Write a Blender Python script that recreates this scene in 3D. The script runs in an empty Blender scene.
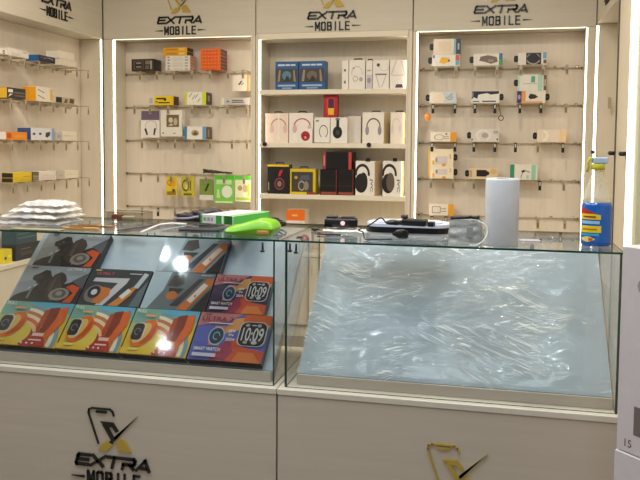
import bpy, bmesh, math, random
from mathutils import Vector, Matrix, Euler, noise
random.seed(7)
C = bpy.context.scene.collection
R = math.radians
# ------------------------------------------------------------------ camera
F, CX, CY = 754.0, 320.0, 194.0
PITCH, YAW, ROLL = R(3.66), R(13.0), R(.44)
EYE = Vector((0, 0, 1.38))
_r = Vector((math.cos(YAW), math.sin(YAW), 0)); _f = Vector((-math.sin(YAW), math.cos(YAW), 0)); _u = Vector((0, 0, 1))
CF = math.cos(PITCH)*_f - math.sin(PITCH)*_u
_u2 = math.sin(PITCH)*_f + math.cos(PITCH)*_u
CR = math.cos(ROLL)*_r + math.sin(ROLL)*_u2
CU = -math.sin(ROLL)*_r + math.cos(ROLL)*_u2
cd = bpy.data.cameras.new('camera'); cam = bpy.data.objects.new('camera', cd); C.objects.link(cam)
cd.sensor_fit = 'HORIZONTAL'; cd.sensor_width = 36; cd.lens = F/640*36
cd.shift_y = (CY-240)/640
cd.clip_start = .05
cam.matrix_world = Matrix(((CR.x, CU.x, -CF.x, EYE.x), (CR.y, CU.y, -CF.y, EYE.y), (CR.z, CU.z, -CF.z, EYE.z), (0, 0, 0, 1)))
bpy.context.scene.camera = cam

def ray(x, y): return CR*((x-CX)/F) - CU*((y-CY)/F) + CF
def P(x, y, ax, val):                                   # pixel of the photo -> point on a world plane
    d = ray(x, y); i = 'XYZ'.index(ax)
    return EYE + d*((val-EYE[i])/d[i])

# ------------------------------------------------------------------ materials
def lin(c):
    return tuple(((v/255)/12.92 if v <= 10 else (((v/255)+.055)/1.055)**2.4) for v in c)
_mats = {}
def M(rgb, rough=.45, metal=0., coat=0., name=None):
    key = (tuple(rgb), rough, metal, coat)
    if key in _mats: return _mats[key]
    m = bpy.data.materials.new(name or 'mat_%d_%d_%d' % tuple(rgb)); m.use_nodes = True
    n = m.node_tree.nodes; l = m.node_tree.links; b = n['Principled BSDF']
    c = lin(rgb)
    tc = n.new('ShaderNodeTexCoord'); nz = n.new('ShaderNodeTexNoise'); nz.inputs['Scale'].default_value = 35
    nz.inputs['Detail'].default_value = 3
    mx = n.new('ShaderNodeMix'); mx.data_type = 'RGBA'
    l.new(tc.outputs['Object'], nz.inputs['Vector']); l.new(nz.outputs['Fac'], mx.inputs['Factor'])
    mx.inputs['A'].default_value = (*[v*.93 for v in c], 1); mx.inputs['B'].default_value = (*[min(1, v*1.07) for v in c], 1)
    l.new(mx.outputs['Result'], b.inputs['Base Color'])
    b.inputs['Roughness'].default_value = rough; b.inputs['Metallic'].default_value = metal
    b.inputs['Coat Weight'].default_value = coat
    _mats[key] = m
    return m

def laminate(name, rgb, axis, rough=.42):                # pale wood-grain laminate, grain along one axis
    m = bpy.data.materials.new(name); m.use_nodes = True
    n = m.node_tree.nodes; l = m.node_tree.links; b = n['Principled BSDF']; c = lin(rgb)
    tc = n.new('ShaderNodeTexCoord'); mp = n.new('ShaderNodeMapping')
    s = [26, 26, 26]; s['XYZ'.index(axis)] = 1.2
    mp.inputs['Scale'].default_value = s
    nz = n.new('ShaderNodeTexNoise'); nz.inputs['Scale'].default_value = 1.6; nz.inputs['Detail'].default_value = 6; nz.inputs['Roughness'].default_value = .6
    l.new(tc.outputs['Object'], mp.inputs['Vector']); l.new(mp.outputs['Vector'], nz.inputs['Vector'])
    cr = n.new('ShaderNodeValToRGB'); cr.color_ramp.elements[0].position = .3; cr.color_ramp.elements[1].position = .72
    cr.color_ramp.elements[0].color = (*[v*.94 for v in c], 1); cr.color_ramp.elements[1].color = (*[min(1, v*1.03) for v in c], 1)
    l.new(nz.outputs['Fac'], cr.inputs['Fac']); l.new(cr.outputs['Color'], b.inputs['Base Color'])
    b.inputs['Roughness'].default_value = rough
    return m

def emit(name, rgb, s):
    m = bpy.data.materials.new(name); m.use_nodes = True
    b = m.node_tree.nodes['Principled BSDF']
    b.inputs['Base Color'].default_value = (.8, .8, .8, 1)
    b.inputs['Emission Color'].default_value = (*rgb, 1); b.inputs['Emission Strength'].default_value = s
    return m

def thin_glass(name, tint=(.93, .97, .95), ior=1.45, rough=0.):
    m = bpy.data.materials.new(name); m.use_nodes = True
    n = m.node_tree.nodes; l = m.node_tree.links; n.remove(n['Principled BSDF'])
    t = n.new('ShaderNodeBsdfTransparent'); t.inputs['Color'].default_value = (*tint, 1)
    g = n.new('ShaderNodeBsdfGlossy'); g.inputs['Roughness'].default_value = rough
    fr = n.new('ShaderNodeFresnel'); geo = n.new('ShaderNodeNewGeometry'); mr = n.new('ShaderNodeMapRange')
    mr.inputs['To Min'].default_value = ior; mr.inputs['To Max'].default_value = 1/ior      # thin slab: no total reflection inside
    l.new(geo.outputs['Backfacing'], mr.inputs['Value']); l.new(mr.outputs['Result'], fr.inputs['IOR'])
    mx = n.new('ShaderNodeMixShader')
    l.new(fr.outputs['Fac'], mx.inputs['Fac']); l.new(t.outputs[0], mx.inputs[1]); l.new(g.outputs[0], mx.inputs[2])
    l.new(mx.outputs[0], n['Material Output'].inputs['Surface'])
    return m

def film(name, body, fac, rgb, rough=.22, bump=.0, scale=(8, 30, 8)):   # cloudy plastic film: part see-through, part white and shiny
    m = bpy.data.materials.new(name); m.use_nodes = True
    n = m.node_tree.nodes; l = m.node_tree.links; b = n['Principled BSDF']
    b.inputs['Base Color'].default_value = (*lin(rgb), 1); b.inputs['Roughness'].default_value = rough
    b.inputs['Specular IOR Level'].default_value = .9
    t = n.new('ShaderNodeBsdfTransparent'); t.inputs['Color'].default_value = (*body, 1)
    tc = n.new('ShaderNodeTexCoord'); mp = n.new('ShaderNodeMapping'); mp.inputs['Scale'].default_value = scale; mp.inputs['Rotation'].default_value = (.3, .5, .6)
    nz = n.new('ShaderNodeTexNoise'); nz.inputs['Scale'].default_value = 1.; nz.inputs['Detail'].default_value = 5
    l.new(tc.outputs['Object'], mp.inputs['Vector']); l.new(mp.outputs['Vector'], nz.inputs['Vector'])
    if bump:
        bp = n.new('ShaderNodeBump'); bp.inputs['Strength'].default_value = bump; bp.inputs['Distance'].default_value = .02
        l.new(nz.outputs['Fac'], bp.inputs['Height']); l.new(bp.outputs['Normal'], b.inputs['Normal'])
    mr = n.new('ShaderNodeMapRange'); mr.inputs['From Min'].default_value = .3; mr.inputs['From Max'].default_value = .75
    mr.inputs['To Min'].default_value = fac*.6; mr.inputs['To Max'].default_value = min(1, fac*1.5)
    l.new(nz.outputs['Fac'], mr.inputs['Value'])
    mx = n.new('ShaderNodeMixShader'); l.new(mr.outputs['Result'], mx.inputs['Fac'])
    l.new(t.outputs[0], mx.inputs[1]); l.new(b.outputs[0], mx.inputs[2])
    l.new(mx.outputs[0], n['Material Output'].inputs['Surface'])
    return m

def stretch_film(name):                                    # clear film on a slope: creases shine; their stretch whitening also paints in highlight streaks
    m = bpy.data.materials.new(name); m.use_nodes = True
    n = m.node_tree.nodes; l = m.node_tree.links; b = n['Principled BSDF']
    b.inputs['Base Color'].default_value = (*lin((246, 250, 250)), 1); b.inputs['Roughness'].default_value = .14; b.inputs['Specular IOR Level'].default_value = .8
    tc = n.new('ShaderNodeTexCoord'); flat = n.new('ShaderNodeMapping'); flat.inputs['Rotation'].default_value = (R(-43), 0, 0)
    l.new(tc.outputs['Object'], flat.inputs['Vector'])
    def mth(op, a, b_=None):
        x = n.new('ShaderNodeMath'); x.operation = op
        for i, q in enumerate((a, b_)):
            if q is None: continue
            if isinstance(q, (int, float)): x.inputs[i].default_value = q
            else: l.new(q, x.inputs[i])
        return x.outputs[0]
    def crease(ang, sc, scale, detail, sharp, dist):
        t = n.new('ShaderNodeMapping'); t.inputs['Rotation'].default_value = (0, 0, R(ang)); l.new(flat.outputs[0], t.inputs['Vector'])
        k = n.new('ShaderNodeMapping'); k.inputs['Scale'].default_value = sc; l.new(t.outputs[0], k.inputs['Vector'])
        z = n.new('ShaderNodeTexNoise'); z.inputs['Scale'].default_value = scale; z.inputs['Detail'].default_value = detail; z.inputs['Distortion'].default_value = dist
        l.new(k.outputs[0], z.inputs['Vector'])
        return mth('POWER', mth('SUBTRACT', 1.0, mth('MULTIPLY', mth('ABSOLUTE', mth('SUBTRACT', z.outputs['Fac'], .5)), 4.0)), sharp)
    patch = n.new('ShaderNodeTexNoise'); patch.inputs['Scale'].default_value = 5; patch.inputs['Detail'].default_value = 2; l.new(flat.outputs[0], patch.inputs['Vector'])
    pr = n.new('ShaderNodeMapRange'); pr.inputs['From Min'].default_value = .50; pr.inputs['From Max'].default_value = .64; l.new(patch.outputs['Fac'], pr.inputs['Value'])
    c1 = crease(28, (1, 20, 1), 2.4, 1.6, 16, .35); c2 = crease(-20, (1, 16, 1), 4.2, 1.2, 26, .5); c3 = crease(4, (1, 22, 1), 2.9, 1.5, 18, .4)
    p2 = n.new('ShaderNodeMapping'); p2.inputs['Location'].default_value = (3, 5, 1); l.new(flat.outputs[0], p2.inputs['Vector'])
    patch2 = n.new('ShaderNodeTexNoise'); patch2.inputs['Scale'].default_value = 6.5; l.new(p2.outputs[0], patch2.inputs['Vector'])
    pr2 = n.new('ShaderNodeMapRange'); pr2.inputs['From Min'].default_value = .50; pr2.inputs['From Max'].default_value = .62; l.new(patch2.outputs['Fac'], pr2.inputs['Value'])
    allc = mth('ADD', mth('ADD', mth('MULTIPLY', c1, pr.outputs['Result']), mth('MULTIPLY', c2, pr2.outputs['Result'])), mth('MULTIPLY', c3, mth('MULTIPLY', pr2.outputs['Result'], .7)))
    bp = n.new('ShaderNodeBump'); bp.inputs['Strength'].default_value = .9; bp.inputs['Distance'].default_value = .012
    l.new(allc, bp.inputs['Height'])
    gl = n.new('ShaderNodeBsdfGlossy'); gl.inputs['Roughness'].default_value = .16; l.new(bp.outputs['Normal'], gl.inputs['Normal'])
    b.inputs['Specular IOR Level'].default_value = .2; b.inputs['Roughness'].default_value = .5
    fac = mth('ADD', .12, mth('MULTIPLY', allc, .9))
    t = n.new('ShaderNodeBsdfTransparent'); t.inputs['Color'].default_value = (.97, .98, .98, 1)
    mx = n.new('ShaderNodeMixShader'); l.new(mth('MINIMUM', fac, .9), mx.inputs['Fac'])
    l.new(t.outputs[0], mx.inputs[1]); l.new(b.outputs[0], mx.inputs[2])
    m2 = n.new('ShaderNodeMixShader'); l.new(mth('ADD', .05, mth('MULTIPLY', mth('MINIMUM', allc, 1.0), .10)), m2.inputs['Fac'])
    l.new(mx.outputs[0], m2.inputs[1]); l.new(gl.outputs[0], m2.inputs[2]); l.new(m2.outputs[0], n['Material Output'].inputs['Surface'])
    return m

WALLC = (226, 215, 196)
LAM_X = laminate('laminate_grain_across', WALLC, 'X'); LAM_Z = laminate('laminate_grain_upright', WALLC, 'Z'); LAM_Y = laminate('laminate_grain_deep', WALLC, 'Y')
FASC = laminate('fascia_laminate', (214, 206, 190), 'X'); FASCY = laminate('fascia_laminate_side', (214, 206, 190), 'Y')
PANEL = laminate('back_panel_laminate', (226, 214, 198), 'Z'); SHELF = laminate('shelf_laminate', (234, 224, 204), 'X')
BASE = laminate('counter_laminate', (200, 186, 170), 'X', .38)
LED = emit('led_warm', (1.0, .89, .69), 7.6); LEDT = emit('led_warm_dim', (1.0, .89, .66), 1.4)
GLASS = thin_glass('display_glass', (.972, .984, .984)); EDGE = M((22, 66, 50), .12, name='glass_edge_green')
ACRYL = thin_glass('clear_acrylic', (.86, .86, .84), 1.5, .08)
ALU = M((206, 198, 184), .5, name='led_channel'); CHROME = M((200, 195, 185), .22, 1., name='chrome'); STEEL = M((186, 172, 146), .35, .25, name='hook_steel')
BLACK = M((22, 21, 22), .4, name='black_plastic'); WHITE = M((236, 232, 224), .4, name='white_card')
SIGNB = M((24, 20, 18), .35, name='sign_black'); GOLD = M((190, 160, 66), .45, .15, name='sign_gold')

# ------------------------------------------------------------------ mesh builder
class MB:
    def __init__(s): s.bm = bmesh.new(); s.m = []
    def mi(s, mat):
        if mat not in s.m: s.m.append(mat)
        return s.m.index(mat)
    def _mat(s, faces, mat):
        i = s.mi(mat)
        for f in faces: f.material_index = i
    def box(s, x0, x1, y0, y1, z0, z1, mat, bev=0, seg=1, fm=None):
        r = bmesh.ops.create_cube(s.bm, size=1)
        bmesh.ops.scale(s.bm, vec=(abs(x1-x0), abs(y1-y0), abs(z1-z0)), verts=r['verts'])
        bmesh.ops.translate(s.bm, vec=((x0+x1)/2, (y0+y1)/2, (z0+z1)/2), verts=r['verts'])
        fs = list({f for v in r['verts'] for f in v.link_faces}); s._mat(fs, mat)
        if fm:
            s.bm.normal_update()
            D = {'R': (1, 0, 0), 'L': (-1, 0, 0), 'F': (0, -1, 0), 'B': (0, 1, 0), 'T': (0, 0, 1), 'D': (0, 0, -1)}
            for k, mm in fm.items():
                for f in fs:
                    if f.normal.dot(Vector(D[k])) > .9: f.material_index = s.mi(mm)
        if bev:
            bmesh.ops.bevel(s.bm, geom=list({e for f in fs for e in f.edges}), offset=bev, segments=seg, affect='EDGES', profile=.5)
        return s
    def tube(s, pts, r, mat, n=8, r1=None):
        pts = [Vector(p) for p in pts]; rings = []; k = len(pts)
        for i, p in enumerate(pts):
            d = (pts[min(i+1, k-1)]-pts[max(i-1, 0)]).normalized()
            a = d.orthogonal().normalized() if i == 0 else (a - d*a.dot(d)).normalized()
            b = d.cross(a); rr = r if r1 is None else r+(r1-r)*i/(k-1)
            rings.append([s.bm.verts.new(p+(a*math.cos(t)+b*math.sin(t))*rr) for t in [2*math.pi*j/n for j in range(n)]])
        fs = []
        for A, B in zip(rings, rings[1:]):
            for j in range(n):
                f = s.bm.faces.new((A[j], A[(j+1) % n], B[(j+1) % n], B[j])); f.smooth = True; fs.append(f)
        fs.append(s.bm.faces.new(rings[0][::-1])); fs.append(s.bm.faces.new(rings[-1]))
        s._mat(fs, mat); return s
    def lathe(s, prof, mat, n=24, c=(0, 0, 0), sx=1, sy=1, cap=True):
        rings = []; c = Vector(c)
        for (r, z) in prof:
            rings.append([s.bm.verts.new(c+Vector((max(r, 1e-4)*math.cos(2*math.pi*j/n)*sx, max(r, 1e-4)*math.sin(2*math.pi*j/n)*sy, z))) for j in range(n)])
        fs = []
        for A, B in zip(rings, rings[1:]):
            for j in range(n):
                f = s.bm.faces.new((A[j], A[(j+1) % n], B[(j+1) % n], B[j])); f.smooth = True; fs.append(f)
        if cap: fs.append(s.bm.faces.new(rings[0][::-1])); fs.append(s.bm.faces.new(rings[-1]))
        s._mat(fs, mat); return s
    def prism(s, pts, vec, mat, cap=True):                # closed polygon swept along vec
        vec = Vector(vec); A = [s.bm.verts.new(Vector(p)) for p in pts]; B = [s.bm.verts.new(Vector(p)+vec) for p in pts]; n = len(A)
        fs = [s.bm.faces.new(A[::-1]), s.bm.faces.new(B)]
        for j in range(n): fs.append(s.bm.faces.new((A[j], A[(j+1) % n], B[(j+1) % n], B[j])))
        s._mat(fs, mat); bmesh.ops.recalc_face_normals(s.bm, faces=fs); return s
    def face(s, pts, mat):
        f = s.bm.faces.new([s.bm.verts.new(Vector(p)) for p in pts]); s._mat([f], mat); return s
    def grid(s, nu, nv, fn, mat, smooth=True):
        V = [[s.bm.verts.new(Vector(fn(i/nu, j/nv))) for j in range(nv+1)] for i in range(nu+1)]
        fs = []
        for i in range(nu):
            for j in range(nv):
                f = s.bm.faces.new((V[i][j], V[i+1][j], V[i+1][j+1], V[i][j+1])); f.smooth = smooth; fs.append(f)
        s._mat(fs, mat); return s
    def build(s, name, parent=None, loc=(0, 0, 0), rot=None):
        me = bpy.data.meshes.new(name)
        s.bm.to_mesh(me); s.bm.free()
        for m in s.m: me.materials.append(m)
        o = bpy.data.objects.new(name, me); C.objects.link(o)
        if parent: o.parent = parent
        o.location = loc
        if rot: o.rotation_euler = rot
        return o

def tag(o, label, cat, group=None, kind=None):
    o['label'] = label; o['category'] = cat
    if group: o['group'] = group
    if kind: o['kind'] = kind
    return o
def root(name, label, cat, loc=(0, 0, 0), rot=0, group=None):
    o = bpy.data.objects.new(name, None); C.objects.link(o); o.location = loc; o.rotation_euler = (0, 0, rot); o.empty_display_size = .05
    return tag(o, label, cat, group)
def struct(name, mb, label, cat):
    o = mb.build(name); o['kind'] = 'structure'; return tag(o, label, cat)

# ------------------------------------------------------------------ printing on boxes
_txt = {}
def text_polys(s):
    if s in _txt: return _txt[s]
    cu = bpy.data.curves.new('lettering', 'FONT'); cu.body = s; cu.size = 1; cu.offset = .012
    o = bpy.data.objects.new('lettering', cu); C.objects.link(o)
    dg = bpy.context.evaluated_depsgraph_get(); ev = o.evaluated_get(dg); me = ev.to_mesh()
    vs = [v.co.copy() for v in me.vertices]; ps = [tuple(p.vertices) for p in me.polygons]; ev.to_mesh_clear()
    bpy.data.objects.remove(o); bpy.data.curves.remove(cu)
    x0 = min(v.x for v in vs); x1 = max(v.x for v in vs); y0 = min(v.y for v in vs); y1 = max(v.y for v in vs)
    vs = [((v.x-x0)/(x1-x0), (v.y-y0)/(y1-y0)) for v in vs]
    _txt[s] = (vs, ps); return _txt[s]

def prints(shapes, w, h, fn, gloss=.35):
    """shapes in 0..1 face coordinates; fn(u, v, k) gives the local point k layers above the face"""
    mb = MB()
    for k, sh in enumerate(shapes):
        t, col = sh[0], M(sh[-1], gloss)
        if t == 'r':
            u0, v0, u1, v1 = sh[1:5]; mb.face([fn(u0, v0, k), fn(u1, v0, k), fn(u1, v1, k), fn(u0, v1, k)], col)
        elif t == 'p': mb.face([fn(u, v, k) for u, v in sh[1]], col)
        elif t == 'c':
            u, v, a, b = sh[1:5]; mb.face([fn(u+a*math.cos(q), v+b*math.sin(q), k) for q in [2*math.pi*i/20 for i in range(20)]], col)
        elif t == 'rr':                                   # rounded rectangle
            u0, v0, u1, v1, ra = sh[1:6]; rb = ra*w/h; pts = []
            for cu_, cv_, a0 in ((u1-ra, v0+rb, -90), (u1-ra, v1-rb, 0), (u0+ra, v1-rb, 90), (u0+ra, v0+rb, 180)):
                for q in range(0, 91, 18): pts.append((cu_+ra*math.cos(R(a0+q)), cv_+rb*math.sin(R(a0+q))))
            mb.face([fn(u, v, k) for u, v in pts], col)
        elif t == 'a':                                    # arc band: centre, radii, start, end, thickness (share of radius)
            u, v, a, b, q0, q1, th = sh[1:8]; n = 16
            for i in range(n):
                A = R(q0+(q1-q0)*i/n); B = R(q0+(q1-q0)*(i+1)/n); t_ = 1-th
                mb.face([fn(u+a*math.cos(A), v+b*math.sin(A), k), fn(u+a*math.cos(B), v+b*math.sin(B), k),
                         fn(u+a*t_*math.cos(B), v+b*t_*math.sin(B), k), fn(u+a*t_*math.cos(A), v+b*t_*math.sin(A), k)], col)
        elif t == 'l':                                    # line
            (ua, va), (ub, vb), th = sh[1:4]; d = Vector(((ub-ua)*w, (vb-va)*h)); d.normalize(); nx, ny = -d.y*th/2/w, d.x*th/2/h
            mb.face([fn(ua+nx, va+ny, k), fn(ua-nx, va-ny, k), fn(ub-nx, vb-ny, k), fn(ub+nx, vb+ny, k)], col)
        elif t == 't':                                    # text fitted into a rectangle; rot90 reads downwards
            s_, u0, v0, u1, v1 = sh[1:6]; down = len(sh) == 8
            vs, ps = text_polys(s_)
            q = [(fn(u0+(u1-u0)*y, v1-(v1-v0)*x, k) if down else fn(u0+(u1-u0)*x, v0+(v1-v0)*y, k)) for x, y in vs]
            V = [mb.bm.verts.new(Vector(p)) for p in q]; i = mb.mi(col)
            for p in ps:
                try: f = mb.bm.faces.new([V[j] for j in p]); f.material_index = i
                except ValueError: pass
    return mb

def carton(name, label, x0, x1, y0, y1, z0, z1, col, art=None, group=None, cat='box', faces=None, rot=None, gloss=.35, bev=.0015, side_art=None, loc=None, print_name='front_print', lift=.0006):
    """box with its printed face towards local -Y, origin at the centre of its base"""
    w, d, h = abs(x1-x0), abs(y1-y0), abs(z1-z0)
    mb = MB(); mb.box(-w/2, w/2, -d/2, d/2, 0, h, M(col, gloss), bev, fm={k: M(c, gloss) for k, c in (faces or {}).items()})
    o = mb.build(name, None, loc or ((x0+x1)/2, (y0+y1)/2, min(z0, z1)), rot)
    tag(o, label, cat, group)
    if art: prints([('r', .004, .004, .996, .996, col)]+art, w, h, lambda u, v, k: (-w/2+u*w, -d/2-lift-.0003*k, v*h), gloss).build(print_name, o)
    if side_art: prints(side_art, d, h, lambda u, v, k: (w/2+lift+.0003*k, -d/2+u*d, v*h), gloss).build('side_print', o)
    return o

def carton_px(name, label, px, Y, depth, col, art=None, zb=None, **kw):
    """front face given by its pixel rectangle on the plane at distance Y"""
    xa, ya, xb, yb = px; ym = (ya+yb)/2; xm = (xa+xb)/2
    X0, X1 = P(xa, ym, 'Y', Y).x, P(xb, ym, 'Y', Y).x
    Z1 = P(xm, ya, 'Y', Y).z; Z0 = zb if zb is not None else P(xm, yb, 'Y', Y).z
    if zb is not None and zb > Z1-.005: Z1 = zb+.03
    return carton(name, label, X0, X1, Y, Y+depth, Z0, Z1, col, art, **kw)

def tab_on(o, side, zc, size=.045):                         # black hanging tab glued to one end of a box
    w = o.dimensions.x if False else max(abs(v.co.x) for v in o.data.vertices)
    d = max(abs(v.co.y) for v in o.data.vertices); mb = MB(); e = .028
    n = 14; pts = []
    for q in range(n): a = 2*math.pi*q/n; pts.append((side*(w+e*.42)+e*.55*math.copysign(abs(math.cos(a))**.7, math.cos(a)), -d+.004, zc+size*.5*math.copysign(abs(math.sin(a))**.7, math.sin(a))))
    mb.prism(pts, (0, .005, 0), BLACK)
    mb.tube([(side*(w+e*.42)-.006, -d+.0035, zc), (side*(w+e*.42)+.006, -d+.0035, zc)], .004, M((70, 66, 62), .4))
    return mb.build('hang_tab', o)

def top_tab(o, col=(25, 24, 24)):                           # slim carrying handle on top of a box
    h = max(v.co.z for v in o.data.vertices); mb = MB()
    a = min(.03, .36*2*max(v.co.x for v in o.data.vertices)); mb.tube([(-a, 0, h+.0002), (-a*.87, 0, h+.012), (a*.87, 0, h+.012), (a, 0, h+.0002)], .0045, M(col, .4))
    return mb.build('carry_handle', o)

# ------------------------------------------------------------------ room
ZC = 2.86
floor_mb = MB().box(-3.4, 1.6, -3.5, 5.75, -.05, 0, M((150, 140, 128), .25, name='floor_tile'))
struct('floor', floor_mb, 'pale tiled shop floor under the glass counters', 'floor')
struct('ceiling', MB().box(-3.4, 1.6, -3.5, 5.75, ZC, ZC+.05, M((225, 220, 210), .8, name='ceiling_paint')), 'plain white shop ceiling above the display walls', 'ceiling')
struct('wall_back', MB().box(-3.3, 1.3, 5.62, 5.7, 0, ZC, M((205, 195, 175), .6, name='wall_paint')), 'cream back wall behind the display units', 'wall')
struct('wall_left', MB().box(-3.3, -3.2, -.5, 5.7, 0, ZC, M((205, 195, 175), .6)), 'cream side wall behind the hook rails on the left', 'wall')
struct('wall_right', MB().box(1.0, 1.1, 1.2, 5.7, 0, ZC, M((205, 195, 175), .6)), 'cream side wall beyond the lit glazed bay', 'wall')

# ------------------------------------------------------------------ wall display units
YW, YB = 5.20, 5.41                                        # front of the units, face of their back panels
ZF, ZL = 2.162, .613                                        # underside of the fascia, ledge
def led(u, *b, m=None, only=None): return MB().box(*b, ALU if only else (m or LED), fm={k: (m or LED) for k in only} if only else None).build('led_strip', u)
def unit(name, label, xa, xb, pl, pr, zf, yb=YB, panel=PANEL, lip=True):
    """xa..xb is the opening, pl / pr the outer edges of its uprights"""
    u = root(name, label, 'display unit', ((xa+xb)/2, YW, 0), 0); cx = (xa+xb)/2
    def L(a): return a-cx
    def part(mb, nm): return mb.build(nm, u)
    part(MB().box(L(pl)+.002, L(pr)-.002, 0, .38, zf, ZC-.005, FASC, .003), 'fascia')
    part(MB().box(L(pl)+.001, L(xa), 0, .38, .0, zf-.001, LAM_Z, .002), 'upright')
    part(MB().box(L(xb), L(pr)-.001, 0, .38, .0, zf-.001, LAM_Z, .002), 'upright')
    part(MB().box(L(xa), L(xb), yb-YW, yb-YW+.02, ZL, zf-.002, panel), 'back_panel')
    part(MB().box(L(xa)+.001, L(xb)-.001, -.0, yb-YW, ZL-.03, ZL, SHELF, .002), 'ledge')
    for i in range(2):
        a = L(xa)+.003+i*(xb-xa)/2; b = a+(xb-xa)/2-.006
        d = part(MB().box(a, b, .002, .022, .09, ZL-.034, LAM_Z, .002), 'cabinet_door')
        MB().tube([((b-.04) if i == 0 else (a+.04), -.014, .45), ((b-.04) if i == 0 else (a+.04), -.014, .57)], .006, CHROME).build('handle', d)
    part(MB().box(L(xa), L(xb), .03, .05, 0, ZL-.034, LAM_X), 'cabinet_back')
    for side, x in ((1, L(xa)), (-1, L(xb))):
        e = .0085
        if side < 0 and lip:                               # this strip sits behind a thin lip
            MB().box(x-.012, x-.0005, .001, .012, ZL+.001, zf-.003, LAM_Z).build('lip', u)
            led(u, x-.010, x-.001, .016, .036, ZL+.002, zf-.004)
        else: led(u, min(x+side*.001, x+side*e), max(x+side*.001, x+side*e), .004, .022, ZL+.002, zf-.004, only='FR' if side > 0 else 'FL')
    return u, cx
u1, c1 = unit('wall_display_unit', 'cream hook-rail unit of the back wall between the left corner and the shelving bay', -2.801, -1.705, -2.879, -1.682, ZF)
led(u1, -.53, .53, .006, .018, ZF-.004, ZF-.001, m=LEDT)
u2, c2 = unit('shelving_unit', 'cream lit shelving bay with headphone boxes in the middle of the back wall', -1.657, -.588, -1.680, -.561, 2.172, 5.47, LAM_Z)
u3, c3 = unit('wall_display_unit', 'cream hook-rail unit of the back wall behind the white roll and spray bottle', -.533, .572, -.559, .6245, ZF, lip=False)
led(u3, -.535, .535, .006, .018, ZF-.005, ZF-.001, m=LEDT)
# header frame and three shelves of the middle bay
MB().box(-.534, .534, -.006, .2, 2.132, 2.172, SHELF, .002).build('header', u2)
ZS = [P(333, 89.2, 'Y', YW).z, P(333, 143.2, 'Y', YW).z, P(333, 195.3, 'Y', YW).z]
for z in ZS: MB().box(-.532, .532, .0, .27, z-.034, z, SHELF, .003).build('shelf', u2)
for px, z in ((265, ZS[1]), (369, ZS[1])):
    x = P(px, 144, 'Y', YW).x-c2
    MB().tube([(x, -.012, z-.010), (x, .0, z-.010)], .016, BLACK, 16).build('shelf_knob', u2)

# left wall unit: opening along Y, facing +X
XL, XLB = -2.88, -3.06
ul = root('wall_display_unit', 'cream hook-rail unit on the left side wall, running towards the camera', 'display unit', (XL, 4.1, 0))
y0, y1 = 2.0-4.1, 5.197-4.1
MB().box(-.27, 0, y0, y1, ZF, ZC-.005, FASCY, .003).build('fascia', ul)
MB().box(-.27, -.001, y1-.015, y1+.0, 0, ZF-.001, LAM_Z, .001).build('upright', ul)
MB().box(-.27, -.001, y0, y0+.06, 0, ZF-.001, LAM_Z, .001).build('upright', ul)
MB().box(XLB-XL-.02, XLB-XL, y0+.06, y1-.02, ZL, ZF-.002, PANEL).build('back_panel', ul)
MB().box(XLB-XL, -.001, y0+.06, y1-.02, ZL+.0, ZL+.03, SHELF, .002).build('ledge', ul)
MB().box(XLB-XL, -.01, y0+.06, y1-.02, 0, ZL-.004, LAM_Z).build('cabinet_body', ul)
led(ul, -.008, .005, y1-.024, y1-.016, ZL+.035, ZF-.004, only='F')
# right wall unit, facing -X
XR = .625
ur = root('wall_display_unit', 'cream lit bay on the right side wall behind the spray bottle', 'display unit', (XR, 4.4, 0))
y1 = 5.197-4.4
MB().box(0, .3, 4.29-4.4, y1, ZF+.015, ZC-.005, FASCY, .003).build('fascia', ur)
MB().box(.002, .3, y1-.015, y1, 0, ZF+.014, LAM_Z, .001).build('upright', ur)
MB().box(.19, .21, 3.6-4.4, y1-.016, ZL, ZF, PANEL).build('back_panel', ur)
MB().box(.002, .19, 3.8-4.4, y1-.016, ZL-.03, ZL, SHELF, .002).build('ledge', ur)
MB().box(.01, .19, 3.8-4.4, y1-.016, 0, ZL-.034, LAM_Z).build('cabinet_body', ur)
led(ur, -.005, .010, y1-.024, y1-.016, ZL+.003, ZF-.0, only='F')
pil = MB().box(0, .18, 3.72-4.4, 4.28-4.4, 0, ZC-.005, LAM_Z, .002).build('pilaster', ur)
MB().box(-.004, .0, 4.25-4.4, 4.28-4.4, .0, ZC-.005, M((60, 58, 46), .4)).build('dark_seam_strip', ur)  # dark seam along the pilaster's far edge
led(ur, -.018, -.0005, 3.795-4.4, 3.81-4.4, ZL, ZC-.01, only='F')
MB().box(-.002, .18, 3.6-4.4, 3.70-4.4, 0, ZC-.005, M((196, 196, 168), .4)).build('pilaster', ur)
led(ur, -.011, -.0025, 3.69-4.4, 3.70-4.4, ZL, ZC-.01, m=LEDT, only='F')
for Y in (4.29, 3.93):
    MB().tube([(-.03, Y-4.4, 1.352), (-.001, Y-4.4, 1.352)], .011, BLACK, 12).tube([(-.03, Y-4.4, 1.352), (-.034, Y-4.4-.05, 1.352)], .006, BLACK).build('door_knob', ur)
MB().tube([(.003, y1-.06, 1.352), (-.02, y1-.06, 1.352)], .012, BLACK, 12).build('door_knob', ur)
bar_z = [1.90, 1.63, 1.40, 1.13]
for z in bar_z: MB().tube([(.183, 3.85-4.4, z), (.183, y1-.03, z)], .006, STEEL).build('rail', ur)
MB().tube([(.08, y1-.02, 1.70), (.08, y1-.08, 1.70)], .004, STEEL).box(.07, .09, y1-.085, y1-.08, 1.63, 1.70, STEEL).build('hook', ur)

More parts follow.
